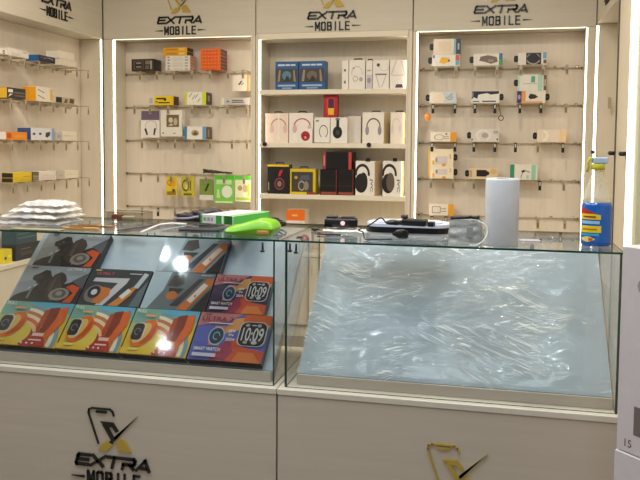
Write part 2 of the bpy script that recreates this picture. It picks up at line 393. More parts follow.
# ------------------------------------------------------------------ signs
def stroke(mb, pts, th, mp, mat, dep, closed=False):
    if closed: pts = pts+[pts[0]]
    for a, b in zip(pts, pts[1:]):
        a, b = Vector(a), Vector(b); d = (b-a).normalized(); n = Vector((-d.y, d.x))*th/2; e = d*th/2
        q = [a-e+n, a-e-n, b+e-n, b+e+n]
        mb.prism([mp(p.x, p.y, 0) for p in q], Vector(mp(0, 0, dep))-Vector(mp(0, 0, 0)), mat)
GL = {'E': [[(1, .9), (.1, .9), (.02, .78), (.02, .22), (.1, .1), (1, .1)], [(.1, .5), (.92, .5)]], 'X': [[(.0, .9), (1, .1)], [(0, .1), (1, .9)]],
      'T': [[(0, .9), (1.05, .9)], [(.52, .9), (.52, .1)]], 'R': [[(0, .9), (.85, .9), (.97, .78), (.97, .55), (.85, .43), (.1, .43), (.1, .1)], [(.6, .43), (1, .1)]],
      'A': [[(0, .1), (.5, .9), (1, .1)], [(.35, .26), (.8, .26)]], 'M': [[(.05, 0), (.05, 1), (.5, .3), (.95, 1), (.95, 0)]],
      'O': [[(.08, .1), (.08, .9), (.25, 1), (.75, 1), (.92, .9), (.92, .1), (.75, 0), (.25, 0), (.08, .1)]],
      'B': [[(.1, 0), (.1, 1), (.75, 1), (.88, .88), (.88, .64), (.7, .52), (.1, .52)], [(.7, .52), (.92, .4), (.92, .12), (.75, 0), (.1, 0)]],
      'I': [[(.5, 0), (.5, 1)]], 'L': [[(.1, 1), (.1, 0), (.9, 0)]], 'e': [[(.9, 1), (.1, 1), (.1, 0), (.9, 0)], [(.1, .52), (.8, .52)]]}
def sign(parent, s, basis, org, gold_all=False):
    """logo: phone-and-X emblem above EXTRA and - MOBILE -; basis maps sign (x, y) metres to local axes"""
    bu, bv, bn = [Vector(b) for b in basis]; org = Vector(org)
    def mp(x, y, k): return org + bu*(x*s) + bv*(y*s) + bn*k
    dep = .006; dk = GOLD if gold_all else SIGNB
    mb = MB(); W, H, sh = .056, .054, .28; adv = .071
    for i, ch in enumerate('EXTRA'):
        for pl in GL[ch]: stroke(mb, [(-.172+i*adv+x*W+(y-.5)*H*sh, y*H) for x, y in pl], .0125, mp, dk, dep)
    mb.build('lettering_extra', parent)
    mb = MB(); W, H, adv = .030, .053, .0425
    for i, ch in enumerate('MOBILe'):
        for pl in GL[ch]: stroke(mb, [(-.122+i*adv+x*W, -.075+y*H) for x, y in pl], .009, mp, dk, dep)
    mb.build('lettering_mobile', parent)
    for sg in (-1, 1): MB().prism([mp(sg*.138, -.043, 0), mp(sg*.200, -.0475, 0), mp(sg*.138, -.053, 0)], bn*dep, dk).build('dash', parent)
    mb = MB()                                              # phone outline
    stroke(mb, [(-.07, .105), (-.115, .235), (-.112, .25), (-.098, .256), (-.015, .256), (-.002, .246), (.003, .23)], .006, mp, GOLD if gold_all else dk, dep)
    stroke(mb, [(-.075, .242), (-.035, .242)], .009, mp, dk, dep); mb.build('emblem_phone_outline', parent)
    mb = MB()
    mb.prism([mp(x, y, 0) for x, y in ((-.06, .20), (.0, .20), (.025, .165), (.012, .158), (-.004, .18), (-.03, .18))], bn*dep, dk)
    mb.prism([mp(x, y, 0) for x, y in ((-.05, .188), (-.025, .18), (.01, .125), (.11, .235), (.0, .115), (-.012, .095), (-.03, .1), (-.01, .125))], bn*(dep*.9), dk)
    mb.build('emblem_tick', parent)
    mb = MB()
    mb.prism([mp(x, y, 0) for x, y in ((-.07, .075), (-.03, .075), (.0, .105), (-.03, .118), (-.055, .10))], bn*dep, GOLD)
    mb.prism([mp(x, y, 0) for x, y in ((.025, .08), (.085, .08), (.05, .13), (.03, .135), (.01, .11))], bn*dep, GOLD)
    mb.build('emblem_foot', parent)
BX = ((1, 0, 0), (0, 0, 1), (0, -1, 0))
def wsign(label, px, pyb, gold=False):
    p = P(px, pyb, 'Y', YW-.001)
    r = root('shop_sign', label, 'sign', p); sign(r, 1.0, BX, (0, 0, 0), gold); return r
s1 = wsign('black lettered sign with gold emblem on the panel above the orange box stack', 180.3, 23.7)
s2 = wsign('black lettered sign on the panel above the middle shelving bay', 332.6, 19.0)
s3 = wsign('black lettered sign on the panel above the hook rails behind the white roll', 501.5, 13.2)
p = P(57, 6.5, 'X', XL+.001); r = root('shop_sign', 'black lettered sign seen at an angle on the left side wall panel', 'sign', p); sign(r, 1.0, ((0, 1, 0), (0, 0, 1), (1, 0, 0)), (0, 0, 0))
p = Vector((XR-.001, 4.67, 2.303)); r = root('shop_sign', 'dark sign cut by the top of the picture on the right side wall panel', 'sign', p); sign(r, 1.0, ((0, -1, 0), (0, 0, 1), (-1, 0, 0)), (0, 0, 0))
# gold emblem colours on the wall emblem of the first sign
for r_ in (s1, s2, s3):
    for ch in r_.children:
        if ch.name.startswith('emblem'):
            for i in range(len(ch.data.materials)): ch.data.materials[i] = GOLD

# ------------------------------------------------------------------ hook rails
def rail(label, y_bar, z, xa, xb, hooks, group, axis='back', clips=()):
    """bar with hooks; hooks = [(position along the bar, 'm' or 'b')] ; local x along the bar, local -y towards the shopper"""
    cx = (xa+xb)/2
    if axis == 'back': r = root('hook_rail', label, 'rail', (cx, y_bar, z), 0, group)
    else: r = root('hook_rail', label, 'rail', (y_bar, cx, z), R(90), group)
    MB().tube([(xa-cx, 0, -.010), (xb-cx, 0, -.010)], .0042, STEEL).build('bar', r)
    mb = MB()
    for e in (xa-cx+.004, xb-cx-.004): mb.tube([(e, .02, -.010), (e, -.008, -.010)], .007, M((120, 108, 92), .35, .4), 10)
    mb.build('end_bracket', r)
    for e in clips:
        MB().lathe([(.0, -.011), (.008, -.008), (.011, 0), (.008, .008), (.0, .011)], CHROME, 12, (e-cx, -.006, -.004)).build('rail_clip', r)
    for x, k in hooks:
        x -= cx
        hk = MB().tube([(x, .0, -.012), (x, -.004, -.0035), (x, -.142, -.0035), (x, -.148, -.0034)], .003, STEEL, 6).box(x-.009, x+.009, -.008, .008, -.02, -.0025, STEEL).build('hook', r)
        w = .0095
        t = MB().box(x-w, x+w, -.1535, -.1505, -.068, -.004, BLACK if k == 'b' else M((176, 164, 140), .3, .35), .001)
        if k == 'b': t.box(x-w*.55, x+w*.55, -.1545, -.1530, -.036, -.012, M((196, 188, 172), .5))
        else: t.box(x-w*.5, x+w*.5, -.1545, -.1530, -.060, -.030, M((120, 104, 80), .5))
        t.build('price_tag', hk)
    return r
YR = 5.395; YT = YR-.152
Z1 = [P(190, y, 'Y', YR).z+.010 for y in (73.6, 107.4, 140.9, 174.3, 207.6)]
Z3 = [P(500, y, 'Y', YR).z+.010 for y in (69.0, 105.8, 143.6, 180.2, 216.8)]
def hx(pxs, y): return [(P(abs(q), y, 'Y', YT).x, 'b' if q < 0 else 'm') for q in pxs]
ORD = ('topmost', 'second from top', 'third from top', 'fourth from top', 'lowest')
H1 = [(140, 157, 174, 192, 210, 228, 243), (134.5, 150, 168, 192, 210, 227.5, 247), (142, 158, 175, 194, 210, 232, 247), (141, 158, 171, 187, 206, 224, 244), (142, -158, 175, 191, 210, 228, 247)]
for i in range(5):
    rail('%s chrome hook rail of the back wall unit under the orange boxes' % ORD[i], YR, Z1[i], -2.795, -1.712, hx(H1[i], (73, 107, 141, 174, 208)[i]), 'hook rails left of the shelving bay')
H3 = [(436, 456, 475, 497, 521, 543, 567), (-433, -455, -475, -495, -520, -541, 566), (-432, -455, -474, -495, -515.5, 538, -563), (431, 453, 474, 496, -540, 564), (-432, -446, 478, 510, 538, 565)]
for i in range(5):
    rail('%s chrome hook rail of the back wall unit behind the white roll' % ORD[i], YR, Z3[i], -.525, .565, hx(H3[i], (69, 106, 144, 180, 217)[i]), 'hook rails right of the shelving bay', clips=[P(q, 106, 'Y', YR).x for q in (423, 554, 576)])
ZLW = [1.918, 1.657, 1.402, 1.137]
for i in range(4):
    hk = [(y, 'm') for y in (3.35, 3.50, 3.65, 3.80, 3.95, 4.10, 4.247, 4.40, 4.55, 4.70, 4.85, 5.0)]
    rail('%s chrome hook rail on the left side wall' % ('topmost', 'second from top', 'third from top', 'lowest')[i], XLB+.016, ZLW[i], 3.2, 5.02, hk, 'hook rails on the left side wall', 'left')

# ------------------------------------------------------------------ artwork helpers
def hphones(cu, cv, w, h, band, cup):
    return [('a', cu, cv, w, h, 0, 180, .16, band), ('c', cu-w*.86, cv-h*.35, w*.26, h*.5, cup), ('c', cu+w*.86, cv-h*.35, w*.26, h*.5, cup)]
W_ = (238, 234, 228); GRY = (150, 146, 142); DK = (38, 34, 33)
G1 = 'boxes on the hook rails left of the shelving bay'; G3 = 'boxes on the hook rails right of the shelving bay'; GL_ = 'boxes on the left side wall rails'; G2 = 'boxes on the middle shelves'
YF = 5.252                                                  # front of goods that stand on the hooks
HT = .0005                                                  # resting height above the hooks

# ------------------------------------------------------------------ bay left of the shelves
carton_px('electronics_box', 'black electronics box standing alone on the top rail, left of the white stack', (131.5, 59, 154, 73.7), YF, .125, (44, 36, 32),
    [('r', .08, .12, .55, .88, (86, 70, 58)), ('rr', .16, .2, .5, .8, .05, (40, 34, 32)), ('r', .22, .28, .44, .4, (150, 140, 126)), ('r', .22, .6, .44, .72, (150, 140, 126)), ('r', .62, .55, .9, .85, (128, 116, 104)), ('r', .62, .15, .78, .45, (110, 98, 88)), ('r', .84, .15, .92, .85, (170, 160, 146))], Z1[0]+HT, group=G1, faces={'R': (28, 26, 28)})
zt = Z1[0]+HT; Zc = P(178, 55.6, 'Y', YF).z; hh = (Zc-zt)/5
xa, xb = P(165.5, 64, 'Y', YF).x, P(190, 64, 'Y', YF).x
for i, o_ in enumerate(('bottom', 'second from the bottom', 'middle', 'second from the top', 'top')):
    carton('accessory_box', 'flat white box, %s in the stack of five under the yellow boxes' % o_, xa, xb, YF+.002*(i % 2), YF+.12, zt+i*hh, zt+(i+1)*hh-.0006, (232, 226, 216),
        [('r', .08, .25, .17, .75, (160, 150, 142)), ('r', .3, .2, .7, .8, (220, 214, 204)), ('r', .8, .25, .92, .7, (176, 160, 150))], 'stack of flat white boxes', faces={'R': (214, 170, 150)})
xa, xb = P(163, 51, 'Y', YF).x, P(187, 51, 'Y', YF).x; z = Zc; h2 = (P(176, 47.3, 'Y', YF).z-Zc)/2
for i, o_ in enumerate(('lower', 'upper')):
    carton('accessory_box', '%s of two flat golden yellow boxes lying on the white box stack' % o_, xa, xb, YF+.003*i, YF+.12, z+i*h2, z+(i+1)*h2-.0006, (222, 164, 30),
        [('r', .12, .3, .6, .7, (200, 130, 20)), ('r', .66, .2, .9, .8, (236, 196, 90))], 'golden boxes on the white stack', faces={'R': (30, 26, 22)})
xa, xb = P(200.5, 60, 'Y', YF-.02).x, P(220.5, 60, 'Y', YF-.02).x; ztop = P(210, 48.8, 'Y', YF-.02).z; n = 6; hh = (ztop-zt)/n
for i, o_ in enumerate(('bottom', 'second from the bottom', 'third from the bottom', 'third from the top', 'second from the top', 'top')):
    carton('accessory_box', 'flat orange box with pale dots, %s of the orange stack of six' % o_, xa, xb, YF-.02, YF+.12, zt+i*hh, zt+(i+1)*hh-.0006, (238, 104, 22),
        [('c', .1+.16*k, .78, .025, .09, (246, 176, 110)) for k in range(6)]+[('r', .1+.16*k, .2, .2+.16*k, .5, (226, 84, 14)) for k in range(5)], 'stack of orange boxes', faces={'R': (72, 56, 46)})
def hang(o, hookx, zhook, y_front, th):                    # loop that carries a hanging pack on its hook
    h = max(v.co.z for v in o.data.vertices); lz = zhook-.0035-o.location.z; lx = hookx-o.location.x; top = h-.002
    mb = MB(); pts = [(lx-.011, 0, top)]
    for q in range(180, -1, -30): pts.append((lx+.011*math.cos(R(q)), 0, max(lz+.002, top+.003)+.008*math.sin(R(q))))
    pts.append((lx+.011, 0, top)); mb.tube(pts, .0016, M((215, 210, 200), .3), 5); return mb.build('hang_loop', o)
def nearest(hooks, x): return min(hooks, key=lambda q: abs(q-x))
HX1 = [[a for a, _ in hx(H1[i], (73, 107, 141, 174, 208)[i])] for i in range(5)]
HX3 = [[a for a, _ in hx(H3[i], (69, 106, 144, 180, 217)[i])] for i in range(5)]
def hanging(name, label, px, row, Y, th, col, art, zs, hxs, drop=.008, **kw):
    o = carton_px(name, label, (px[0], px[1], px[2], px[3]), Y, th, col, art, **kw)
    # hang just under the hook
    h = max(v.co.z for v in o.data.vertices); top = o.location.z+h
    lim = zs[row]-drop
    if top > lim: o.location.z -= top-lim
    hang(o, nearest(hxs[row], o.location.x), zs[row], Y, th); return o
hanging('accessory_box', 'white box with a dark leaf-shaped picture hanging below the orange stack at the right upright', (232.5, 75, 249, 91), 0, 5.27, .035, (236, 226, 210),
    [('p', [(.34, .42), (.5, .62), (.62, .66), (.5, .44), (.4, .36)], (96, 90, 88)), ('p', [(.5, .4), (.66, .52), (.72, .5), (.58, .36)], (150, 142, 138)), ('r', .88, 0, 1, 1, (226, 160, 92))], Z1, HX1, group=G1)
carton_px('accessory_box', 'yellow box with white left end on the second rail, left of the lime-edged box', (147.5, 96, 173.5, 107.5), YF, .1, (236, 206, 22),
    [('r', 0, 0, .26, 1, (222, 214, 202)), ('r', .08, .2, .2, .8, (190, 182, 172)), ('r', .34, .62, .72, .8, (70, 58, 20)), ('r', .42, .2, .86, .34, (90, 72, 20)), ('c', .68, .58, .05, .12, (40, 34, 24)), ('r', .3, .3, .4, .42, (120, 100, 30)), ('r', .94, 0, 1, 1, (246, 180, 40))], Z1[1]+HT, group=G1, faces={'R': (50, 40, 46)})
carton_px('accessory_box', 'white box with lime green edges and black end showing small pens on the second rail', (185, 92, 206, 107.5), YF, .12, (238, 234, 222),
    [('r', 0, 0, .1, 1, (212, 216, 30)), ('r', .82, 0, 1, 1, (214, 220, 30))]+[('l', (a, b), (a+.14, b+.32), .004, (90, 84, 80)) for a, b in ((.2, .6), (.34, .42), (.48, .52), (.6, .2))], Z1[1]+HT, group=G1, faces={'R': (44, 36, 30)},
    side_art=[('r', .3, .3, .6, .75, (150, 140, 120))])
carton_px('accessory_box', 'grey box with two dark pencil shapes at the right end of the second rail', (221.5, 98, 249, 107.5), YF, .09, (198, 192, 190),
    [('r', 0, 0, .1, 1, (236, 228, 210)), ('r', .38, .58, .8, .72, (84, 78, 76)), ('r', .38, .3, .84, .44, (84, 78, 76)), ('p', [(.2, .3), (.32, .5), (.2, .7)], (120, 112, 112))], Z1[1]+HT, group=G1)
hanging('headphone_box', 'white hanging box with purple top and neckband earphones, under the yellow box', (141, 111, 159.5, 137.5), 1, 5.27, .03, (236, 230, 222),
    [('r', .02, .66, 1, 1, (112, 94, 118)), ('a', .55, .42, .32, .22, -30, 210, .08, (170, 166, 164)), ('p', [(.18, .32), (.28, .36), (.38, .12), (.3, .08)], (70, 66, 66)), ('p', [(.82, .34), (.72, .36), (.66, .1), (.74, .08)], (70, 66, 66))], Z1, HX1, group=G1)
hanging('accessory_box', 'white hanging box with brown patterned picture beside the purple-topped headphone box', (160.5, 110, 182, 136.5), 1, 5.265, .05, (236, 230, 218),
    [('r', .28, .36, .86, .82, (122, 100, 66)), ('c', .48, .62, .1, .1, (214, 204, 180)), ('c', .7, .56, .09, .14, (196, 184, 158)), ('p', [(.36, .4), (.5, .5), (.62, .42)], (214, 204, 180)), ('r', .1, .1, .16, .16, (120, 116, 110)), ('r', .6, .1, .7, .14, (150, 146, 140))], Z1, HX1, group=G1)
carton_px('accessory_box', 'white box with blue edges and brown end on the third rail, alone', (184.5, 126.5, 206, 141), YF, .125, (238, 234, 226),
    [('r', 0, 0, .12, 1, (62, 132, 176)), ('r', .84, 0, 1, 1, (110, 160, 196)), ('c', .5, .5, .18, .24, (190, 170, 130)), ('p', [(.36, .4), (.5, .66), (.66, .42), (.5, .3)], (112, 88, 52))], Z1[2]+HT, group=G1, faces={'R': (88, 62, 46), 'L': (50, 120, 160)},
    side_art=[('r', .3, .2, .5, .8, (160, 140, 120))])
hanging('blister_pack', 'yellow blister card with orange and brown print hanging leftmost on the fourth rail', (166, 176.5, 177, 196), 3, 5.27, .012, (232, 204, 48),
    [('c', .6, .62, .3, .2, (240, 176, 30)), ('a', .35, .68, .25, .16, 90, 300, .3, (206, 110, 50)), ('r', .1, .05, .9, .24, (150, 120, 50)), ('c', .7, .28, .16, .1, (110, 88, 50))], Z1, HX1, cat='blister pack', group='hanging packs on the fourth rail')
hanging('blister_pack', 'yellow-green blister card with olive coil print, second on the fourth rail', (181, 176.5, 194.5, 196.5), 3, 5.27, .012, (204, 190, 60),
    [('a', .35, .55, .28, .3, 0, 360, .3, (92, 96, 40)), ('r', .66, .3, .74, .8, (100, 100, 46)), ('r', .2, .06, .8, .16, (100, 96, 50)), ('c', .4, .5, .1, .16, (226, 216, 130))], Z1, HX1, cat='blister pack', group='hanging packs on the fourth rail')
hanging('blister_pack', 'green card with a black pen picture and white bottom strip on the fourth rail', (199.5, 179, 213.5, 200), 3, 5.275, .006, (126, 152, 66),
    [('r', 0, 0, 1, .24, (226, 226, 210)), ('p', [(.35, .42), (.6, .78), (.7, .76), (.5, .42)], (36, 44, 30))], Z1, HX1, cat='blister pack', group='hanging packs on the fourth rail')
hanging('pouch_pack', 'bright green and white pouch with a round white picture, middle of the fourth rail', (214.5, 175, 233.5, 203), 3, 5.255, .02, (128, 204, 84),
    [('r', 0, .86, 1, 1, (84, 196, 50)), ('r', .1, .68, .9, .84, (196, 228, 170)), ('c', .66, .42, .28, .22, (232, 236, 216)), ('p', [(.12, .2), (.3, .2), (.24, .5), (.16, .5)], (200, 230, 160)), ('r', .05, .02, .95, .08, (226, 240, 180))], Z1, HX1, cat='pouch', group='hanging packs on the fourth rail')
hanging('pouch_pack', 'white and green pouch at the right end of the fourth rail beside the upright', (235, 175, 252, 201), 3, 5.262, .02, (232, 234, 196),
    [('r', 0, .84, 1, 1, (92, 200, 60)), ('r', .05, .06, .95, .16, (170, 206, 80)), ('c', .3, .52, .14, .1, (180, 150, 110)), ('c', .62, .5, .16, .14, (196, 176, 130)), ('r', .74, .2, .9, .7, (178, 204, 100))], Z1, HX1, cat='pouch', group='hanging packs on the fourth rail')
# dark cable bundle lying on the hooks above the green packs
a = P(203, 174.5, 'Y', 5.30); b = P(232, 175.5, 'Y', 5.30); mb = MB()
for k in range(4): mb.tube([(a.x+(b.x-a.x)*t/14, 5.30+.012*math.sin(t*.9+k), Z1[3]+.006+.008*k*(1-t/14)+.004*abs(math.sin(t*1.3+k*2))) for t in range(15)], .005, M((74, 62, 52), .5), 6)
tag(mb.build('cable_bundle'), 'dark braided cable bundle lying across the hooks above the green packs', 'cable')

# ------------------------------------------------------------------ middle shelves
YS = 5.228
def mid(name, label, px, z, col, art, depth=.09, Y=YS, **kw): return carton_px(name, label, px, Y, depth, col, art, z+.0005, group=G2, **kw)
for lab, px, face in (('blue headset box with a bright screen picture, left one of the blue pair', (275.3, 61.5, 298.3, 89), (84, 130, 150)), ('blue headset box with a dim brown picture, right one of the blue pair', (299, 61, 325.2, 89), (112, 96, 84))):
    o = mid('headset_box', lab, px, ZS[0], (38, 88, 146),
        [('r', .04, .26, .96, .74, (66, 58, 54)), ('p', [(.1, .28), (.16, .7), (.24, .7), (.2, .3)], (150, 134, 116)), ('p', [(.9, .28), (.84, .7), (.78, .7), (.8, .3)], (150, 134, 116)), ('c', .5, .5, .2, .16, face), ('p', [(.4, .3), (.5, .5), (.6, .44), (.62, .3)], (40, 38, 40)), ('r', .12, .84, .42, .90, (196, 214, 232)), ('r', .45, .84, .64, .90, (196, 214, 232)), ('r', .67, .84, .88, .90, (196, 214, 232)), ('r', .12, .12, .88, .18, (170, 194, 220)), ('r', .3, .04, .72, .08, (150, 180, 210))])
def wbox(label, px, z, art, lit_sidecol=None, col=(236, 230, 222), rot=0, depth=None, handle=True, name='headphone_box', **kw):
    depth = depth or (.18 if lit_sidecol else .09); o = mid(name, label, px, z, col, art, depth, rot=(0, 0, R(rot)), faces={'R': lit_sidecol} if lit_sidecol else None, **kw)  # warm right side paints in the glow of the upright's LED strip
    if handle: top_tab(o)
    return o
wbox('white headphone box showing its narrow side, behind the earphone box on the top shelf', (342, 60.5, 348.5, 89), ZS[0], [('r', .3, .62, .6, .7, (90, 88, 88)), ('r', .3, .2, .6, .3, (120, 116, 114))], handle=False)
wbox('white earphone box with a thin looped cable picture, on the top shelf', (349, 60, 365, 89), ZS[0], [('a', .5, .55, .34, .24, -20, 200, .08, (170, 166, 162)), ('a', .4, .36, .16, .1, 0, 360, .2, (160, 156, 152)), ('c', .75, .34, .12, .08, (176, 170, 166)), ('r', .24, .7, .34, .74, (90, 88, 88))])
wbox('narrow lavender-sided white box right of the earphone box on the top shelf', (366, 60.5, 372.3, 89), ZS[0], [('r', .1, 0, 1, .5, (202, 196, 206)), ('c', .5, .3, .3, .1, (150, 146, 160)), ('r', .2, .62, .8, .68, (180, 176, 176))])
wbox('white box with a dark round logo and a triangular stand sketch, on the top shelf', (372.8, 60, 389, 89), ZS[0], [('c', .34, .83, .1, .06, (50, 46, 48)), ('r', .16, .48, .86, .53, (120, 112, 112)), ('l', (.2, .48), (.42, .06), .004, (172, 164, 160)), ('l', (.82, .48), (.56, .06), .004, (172, 164, 160)), ('a', .7, .78, .3, .16, 150, 360, .1, (196, 190, 186))], handle=False)
wbox('white box with pink lines and purple badge at the right end of the top shelf', (389.8, 60, 405.8, 89), ZS[0], [('l', (.1, .5), (.4, .98), .006, (220, 178, 168)), ('l', (.95, .5), (.7, .98), .006, (220, 178, 168)), ('r', .1, .46, .95, .49, (226, 190, 178)), ('p', [(.34, .04), (.84, .04), (.78, .16), (.42, .16)], (84, 62, 90))], handle=False)
# second shelf
o = wbox('white headphone box with rose gold headphones at the left end of the second shelf', (265.3, 113.3, 288.2, 143), ZS[1], hphones(.58, .56, .34, .27, (196, 140, 128), (222, 190, 178))+[('r', .55, .1, .62, .98, (244, 232, 220))], col=(240, 220, 206))
o = wbox('white headphone box with red headphones on the second shelf', (289, 113, 313, 143), ZS[1], hphones(.55, .56, .36, .27, (190, 100, 92), (212, 180, 170)), col=(238, 230, 222))
a = P(304.5, 128, 'Y', YS-.02); case = carton_px('earbud_case_box', 'small white card with a round red case standing before the red headphone box', (299.5, 128.5, 312, 143), YS-.022, .016, (240, 232, 226), [('c', .48, .48, .36, .34, (176, 38, 40)), ('r', .14, .52, .82, .56, (120, 20, 24)), ('t', 'B', .4, .3, .56, .46, (226, 200, 196))], ZS[1]+.0005, group=G2)
o = wbox('low white box with small black ring earphone, under the red phone case box', (314.2, 117.5, 329.8, 143), ZS[1], [('a', .6, .45, .28, .26, -60, 240, .14, (70, 66, 66)), ('r', .1, .84, .3, .9, (120, 116, 116)), ('r', 0, 0, 1, .02, (60, 56, 54))], handle=False)
o = wbox('low white box with one black over-ear headphone, under the red phone case box', (330.4, 117.5, 347.3, 143), ZS[1], [('c', .42, .42, .28, .24, (24, 22, 24)), ('p', [(.34, .5), (.36, .98), (.52, .98), (.52, .5)], (30, 28, 28)), ('c', .44, .42, .12, .1, (66, 62, 62)), ('r', .3, .9, .56, .97, (120, 116, 112))], handle=False)
zt = max(v.co.z for v in o.data.vertices)+o.location.z
carton_px('phone_case_box', 'red box with purple and yellow phone case picture standing on the white boxes', (323.5, 95, 337.5, 117), YS+.02, .05, (172, 34, 36), [('rr', .22, .2, .8, .9, .1, (206, 60, 52)), ('rr', .34, .3, .74, .84, .1, (72, 30, 66)), ('r', .34, .12, .74, .42, (236, 186, 40))], zt+.0005, group=G2)
wbox('plain white box end standing behind the low pair on the second shelf', (348.2, 116, 361, 143), ZS[1], [('r', .5, .02, .96, .98, (222, 214, 208))], handle=False, Y=YS+.06, depth=.12, col=(216, 206, 192))
o = wbox('white box with grey-lilac headphones above the black knob on the second shelf', (363.3, 112.3, 385, 143.5), ZS[1], hphones(.52, .52, .34, .3, (96, 82, 72), (156, 146, 158)), (246, 226, 170), rot=-5, col=(240, 232, 222))
o = wbox('white box with faint white headphones at the right end of the second shelf', (391.5, 112.3, 404.5, 143.5), ZS[1], hphones(.45, .56, .34, .26, (222, 212, 202), (222, 212, 206)), (246, 226, 170), rot=-5, col=(240, 228, 214))
# third shelf
o = wbox('black headset box with yellow top and red headset, left of the yellow-framed box', (267.5, 164.5, 289, 195.5), ZS[2], [('r', 0, .93, 1, 1, (226, 196, 34)), ('p', [(.5, .6), (.56, .78), (.72, .84), (.68, .74), (.6, .6)], (196, 44, 66)), ('a', .56, .34, .24, .22, 0, 360, .3, (120, 66, 62)), ('c', .56, .34, .1, .1, (160, 120, 110)), ('r', .03, .1, .08, .4, (150, 140, 120))], col=(30, 26, 28), name='headset_box')
o = wbox('yellow-framed headset box with a grey headset on the third shelf, beside the red headset box', (290, 168.8, 315.5, 196), ZS[2], [('r', .06, .1, .9, .88, (72, 66, 56)), ('r', 0, 0, .66, .1, (222, 196, 30)), ('r', .66, 0, 1, .1, (150, 62, 44)), ('p', [(.36, .56), (.44, .74), (.74, .76), (.78, .56)], (88, 92, 112)), ('a', .46, .34, .14, .2, 0, 360, .3, (170, 162, 146)), ('c', .64, .34, .1, .18, (140, 132, 122)), ('c', .24, .66, .06, .06, (190, 170, 80))], col=(216, 188, 36), name='headset_box', Y=YS-.015)
for lab, px, zz in (('black box with red bottom print, left one of the lower pair', (320, 169.5, 337, 196.5), ZS[2]), ('black box with red bottom print, right one of the lower pair', (337.6, 169.5, 353.5, 197), ZS[2])):
    ob = mid('electronics_box', lab, px, zz, (26, 22, 23), [('r', .06, .02, .94, .12, (156, 72, 60)), ('r', .04, .34, .96, .38, (50, 44, 44)), ('r', .1, .55, .9, .9, (20, 17, 18)), ('r', .94, .0, 1, 1, (120, 44, 40))])
zt = max(v.co.z for v in ob.data.vertices)+ob.location.z
carton_px('electronics_box', 'black box with red ends lying on top of the lower black pair', (322.5, 152, 351.5, 169), YS, .18, (24, 20, 22), [('r', 0, 0, .12, 1, (150, 56, 52)), ('r', .9, 0, 1, 1, (196, 66, 56)), ('r', .04, .2, .08, .8, (200, 150, 146)), ('r', .2, .1, .86, .9, (18, 15, 16))], zt+.0005, group=G2)
for lab, px, dk2, sc in (('white box with big black headphones beside the black boxes', (356.6, 161, 376, 197), (40, 36, 36), (246, 214, 176)), ('white box with brown headphones at the right end of the third shelf', (383.8, 161, 402.8, 197.5), (104, 90, 78), (250, 240, 200))):
    o = wbox(lab, px, ZS[2], [('a', .36, .62, .4, .3, -10, 190, .28, (46, 40, 38)), ('c', .3, .36, .34, .28, (34, 30, 30)), ('c', .42, .4, .22, .27, dk2), ('t', 'JVC', .76, .12, .92, .5, 1, (40, 36, 36))], sc, rot=-6, handle=False, name='headphone_box')
    h = max(v.co.z for v in o.data.vertices); w = max(v.co.x for v in o.data.vertices)
    MB().box(w*.1, w*.55, -.1, -.097, h-.002, h+.02, BLACK).build('hang_tab', o)
# box on the ledge
carton_px('accessory_box', 'white box with orange lid standing low behind the counter, below the shelves', (286.5, 209.5, 305, 232), 5.25, .12, (232, 222, 210), [('r', 0, .74, 1, 1, (238, 116, 30)), ('r', .3, .84, .6, .88, (250, 190, 130)), ('r', .4, .2, .6, .5, (200, 190, 176))], ZL+.0005)

# ------------------------------------------------------------------ bay right of the shelves
def b3(name, label, px, row, col, art, tab=None, z=None, depth=.1, **kw):
    o = carton_px(name, label, px, YF, depth, col, art, Z3[row]+HT if z is None else z, group=G3, **kw)
    h = max(v.co.z for v in o.data.vertices)
    if tab: tab_on(o, tab, h*.5)
    o['_top'] = o.location.z+h; return o
def topz(o): z = o['_top']; del o['_top']; return z
o = b3('accessory_box', 'white box with yellow picture and red-blue edge, under the navy-edged box', (432, 54.5, 460, 69.5), 0, (238, 232, 224), [('p', [(.26, .3), (.34, .78), (.62, .7), (.6, .36), (.44, .2)], (240, 186, 28)), ('r', .58, .38, .64, .56, (80, 70, 60)), ('r', .84, .5, .98, .96, (214, 92, 84)), ('r', .84, .06, .98, .5, (110, 172, 202)), ('r', .02, .7, .1, .95, (110, 130, 180))], -1)
b3('accessory_box', 'cream box with navy right edge, upper of the first stack on the top rail', (433.5, 38.8, 461, 54.3), 0, (236, 222, 202), [('r', .74, 0, .82, 1, (140, 178, 192)), ('r', .82, 0, 1, 1, (50, 62, 78)), ('r', .88, .3, .94, .7, (170, 180, 186)), ('r', .2, .2, .64, .8, (230, 212, 186))], -1, topz(o)+.0005)
b3('accessory_box', 'white box with grey-brown gadget picture and green-blue right end on the top rail', (473.5, 53.5, 502.5, 69), 0, (236, 230, 220), [('p', [(.2, .4), (.24, .74), (.5, .86), (.8, .7), (.84, .3), (.6, .14), (.4, .3)], (124, 104, 92)), ('r', .5, .3, .7, .5, (160, 140, 128)), ('r', .88, .5, 1, 1, (60, 110, 180)), ('r', .88, 0, 1, .5, (70, 160, 70))], -1)
b3('accessory_box', 'white box with dark square picture of a round dial, right end of the top rail', (518, 52.5, 547, 68), 0, (234, 228, 220), [('r', .28, .02, .8, .98, (60, 46, 42)), ('c', .53, .5, .2, .4, (34, 26, 26)), ('a', .53, .5, .24, .46, 200, 340, .14, (196, 186, 178)), ('a', .53, .5, .24, .46, 20, 60, .14, (150, 140, 150)), ('a', .53, .5, .24, .46, 120, 160, .14, (150, 140, 150)), ('r', .86, .5, .98, 1, (120, 170, 200)), ('r', .88, .1, .98, .4, (110, 90, 76))], -1)
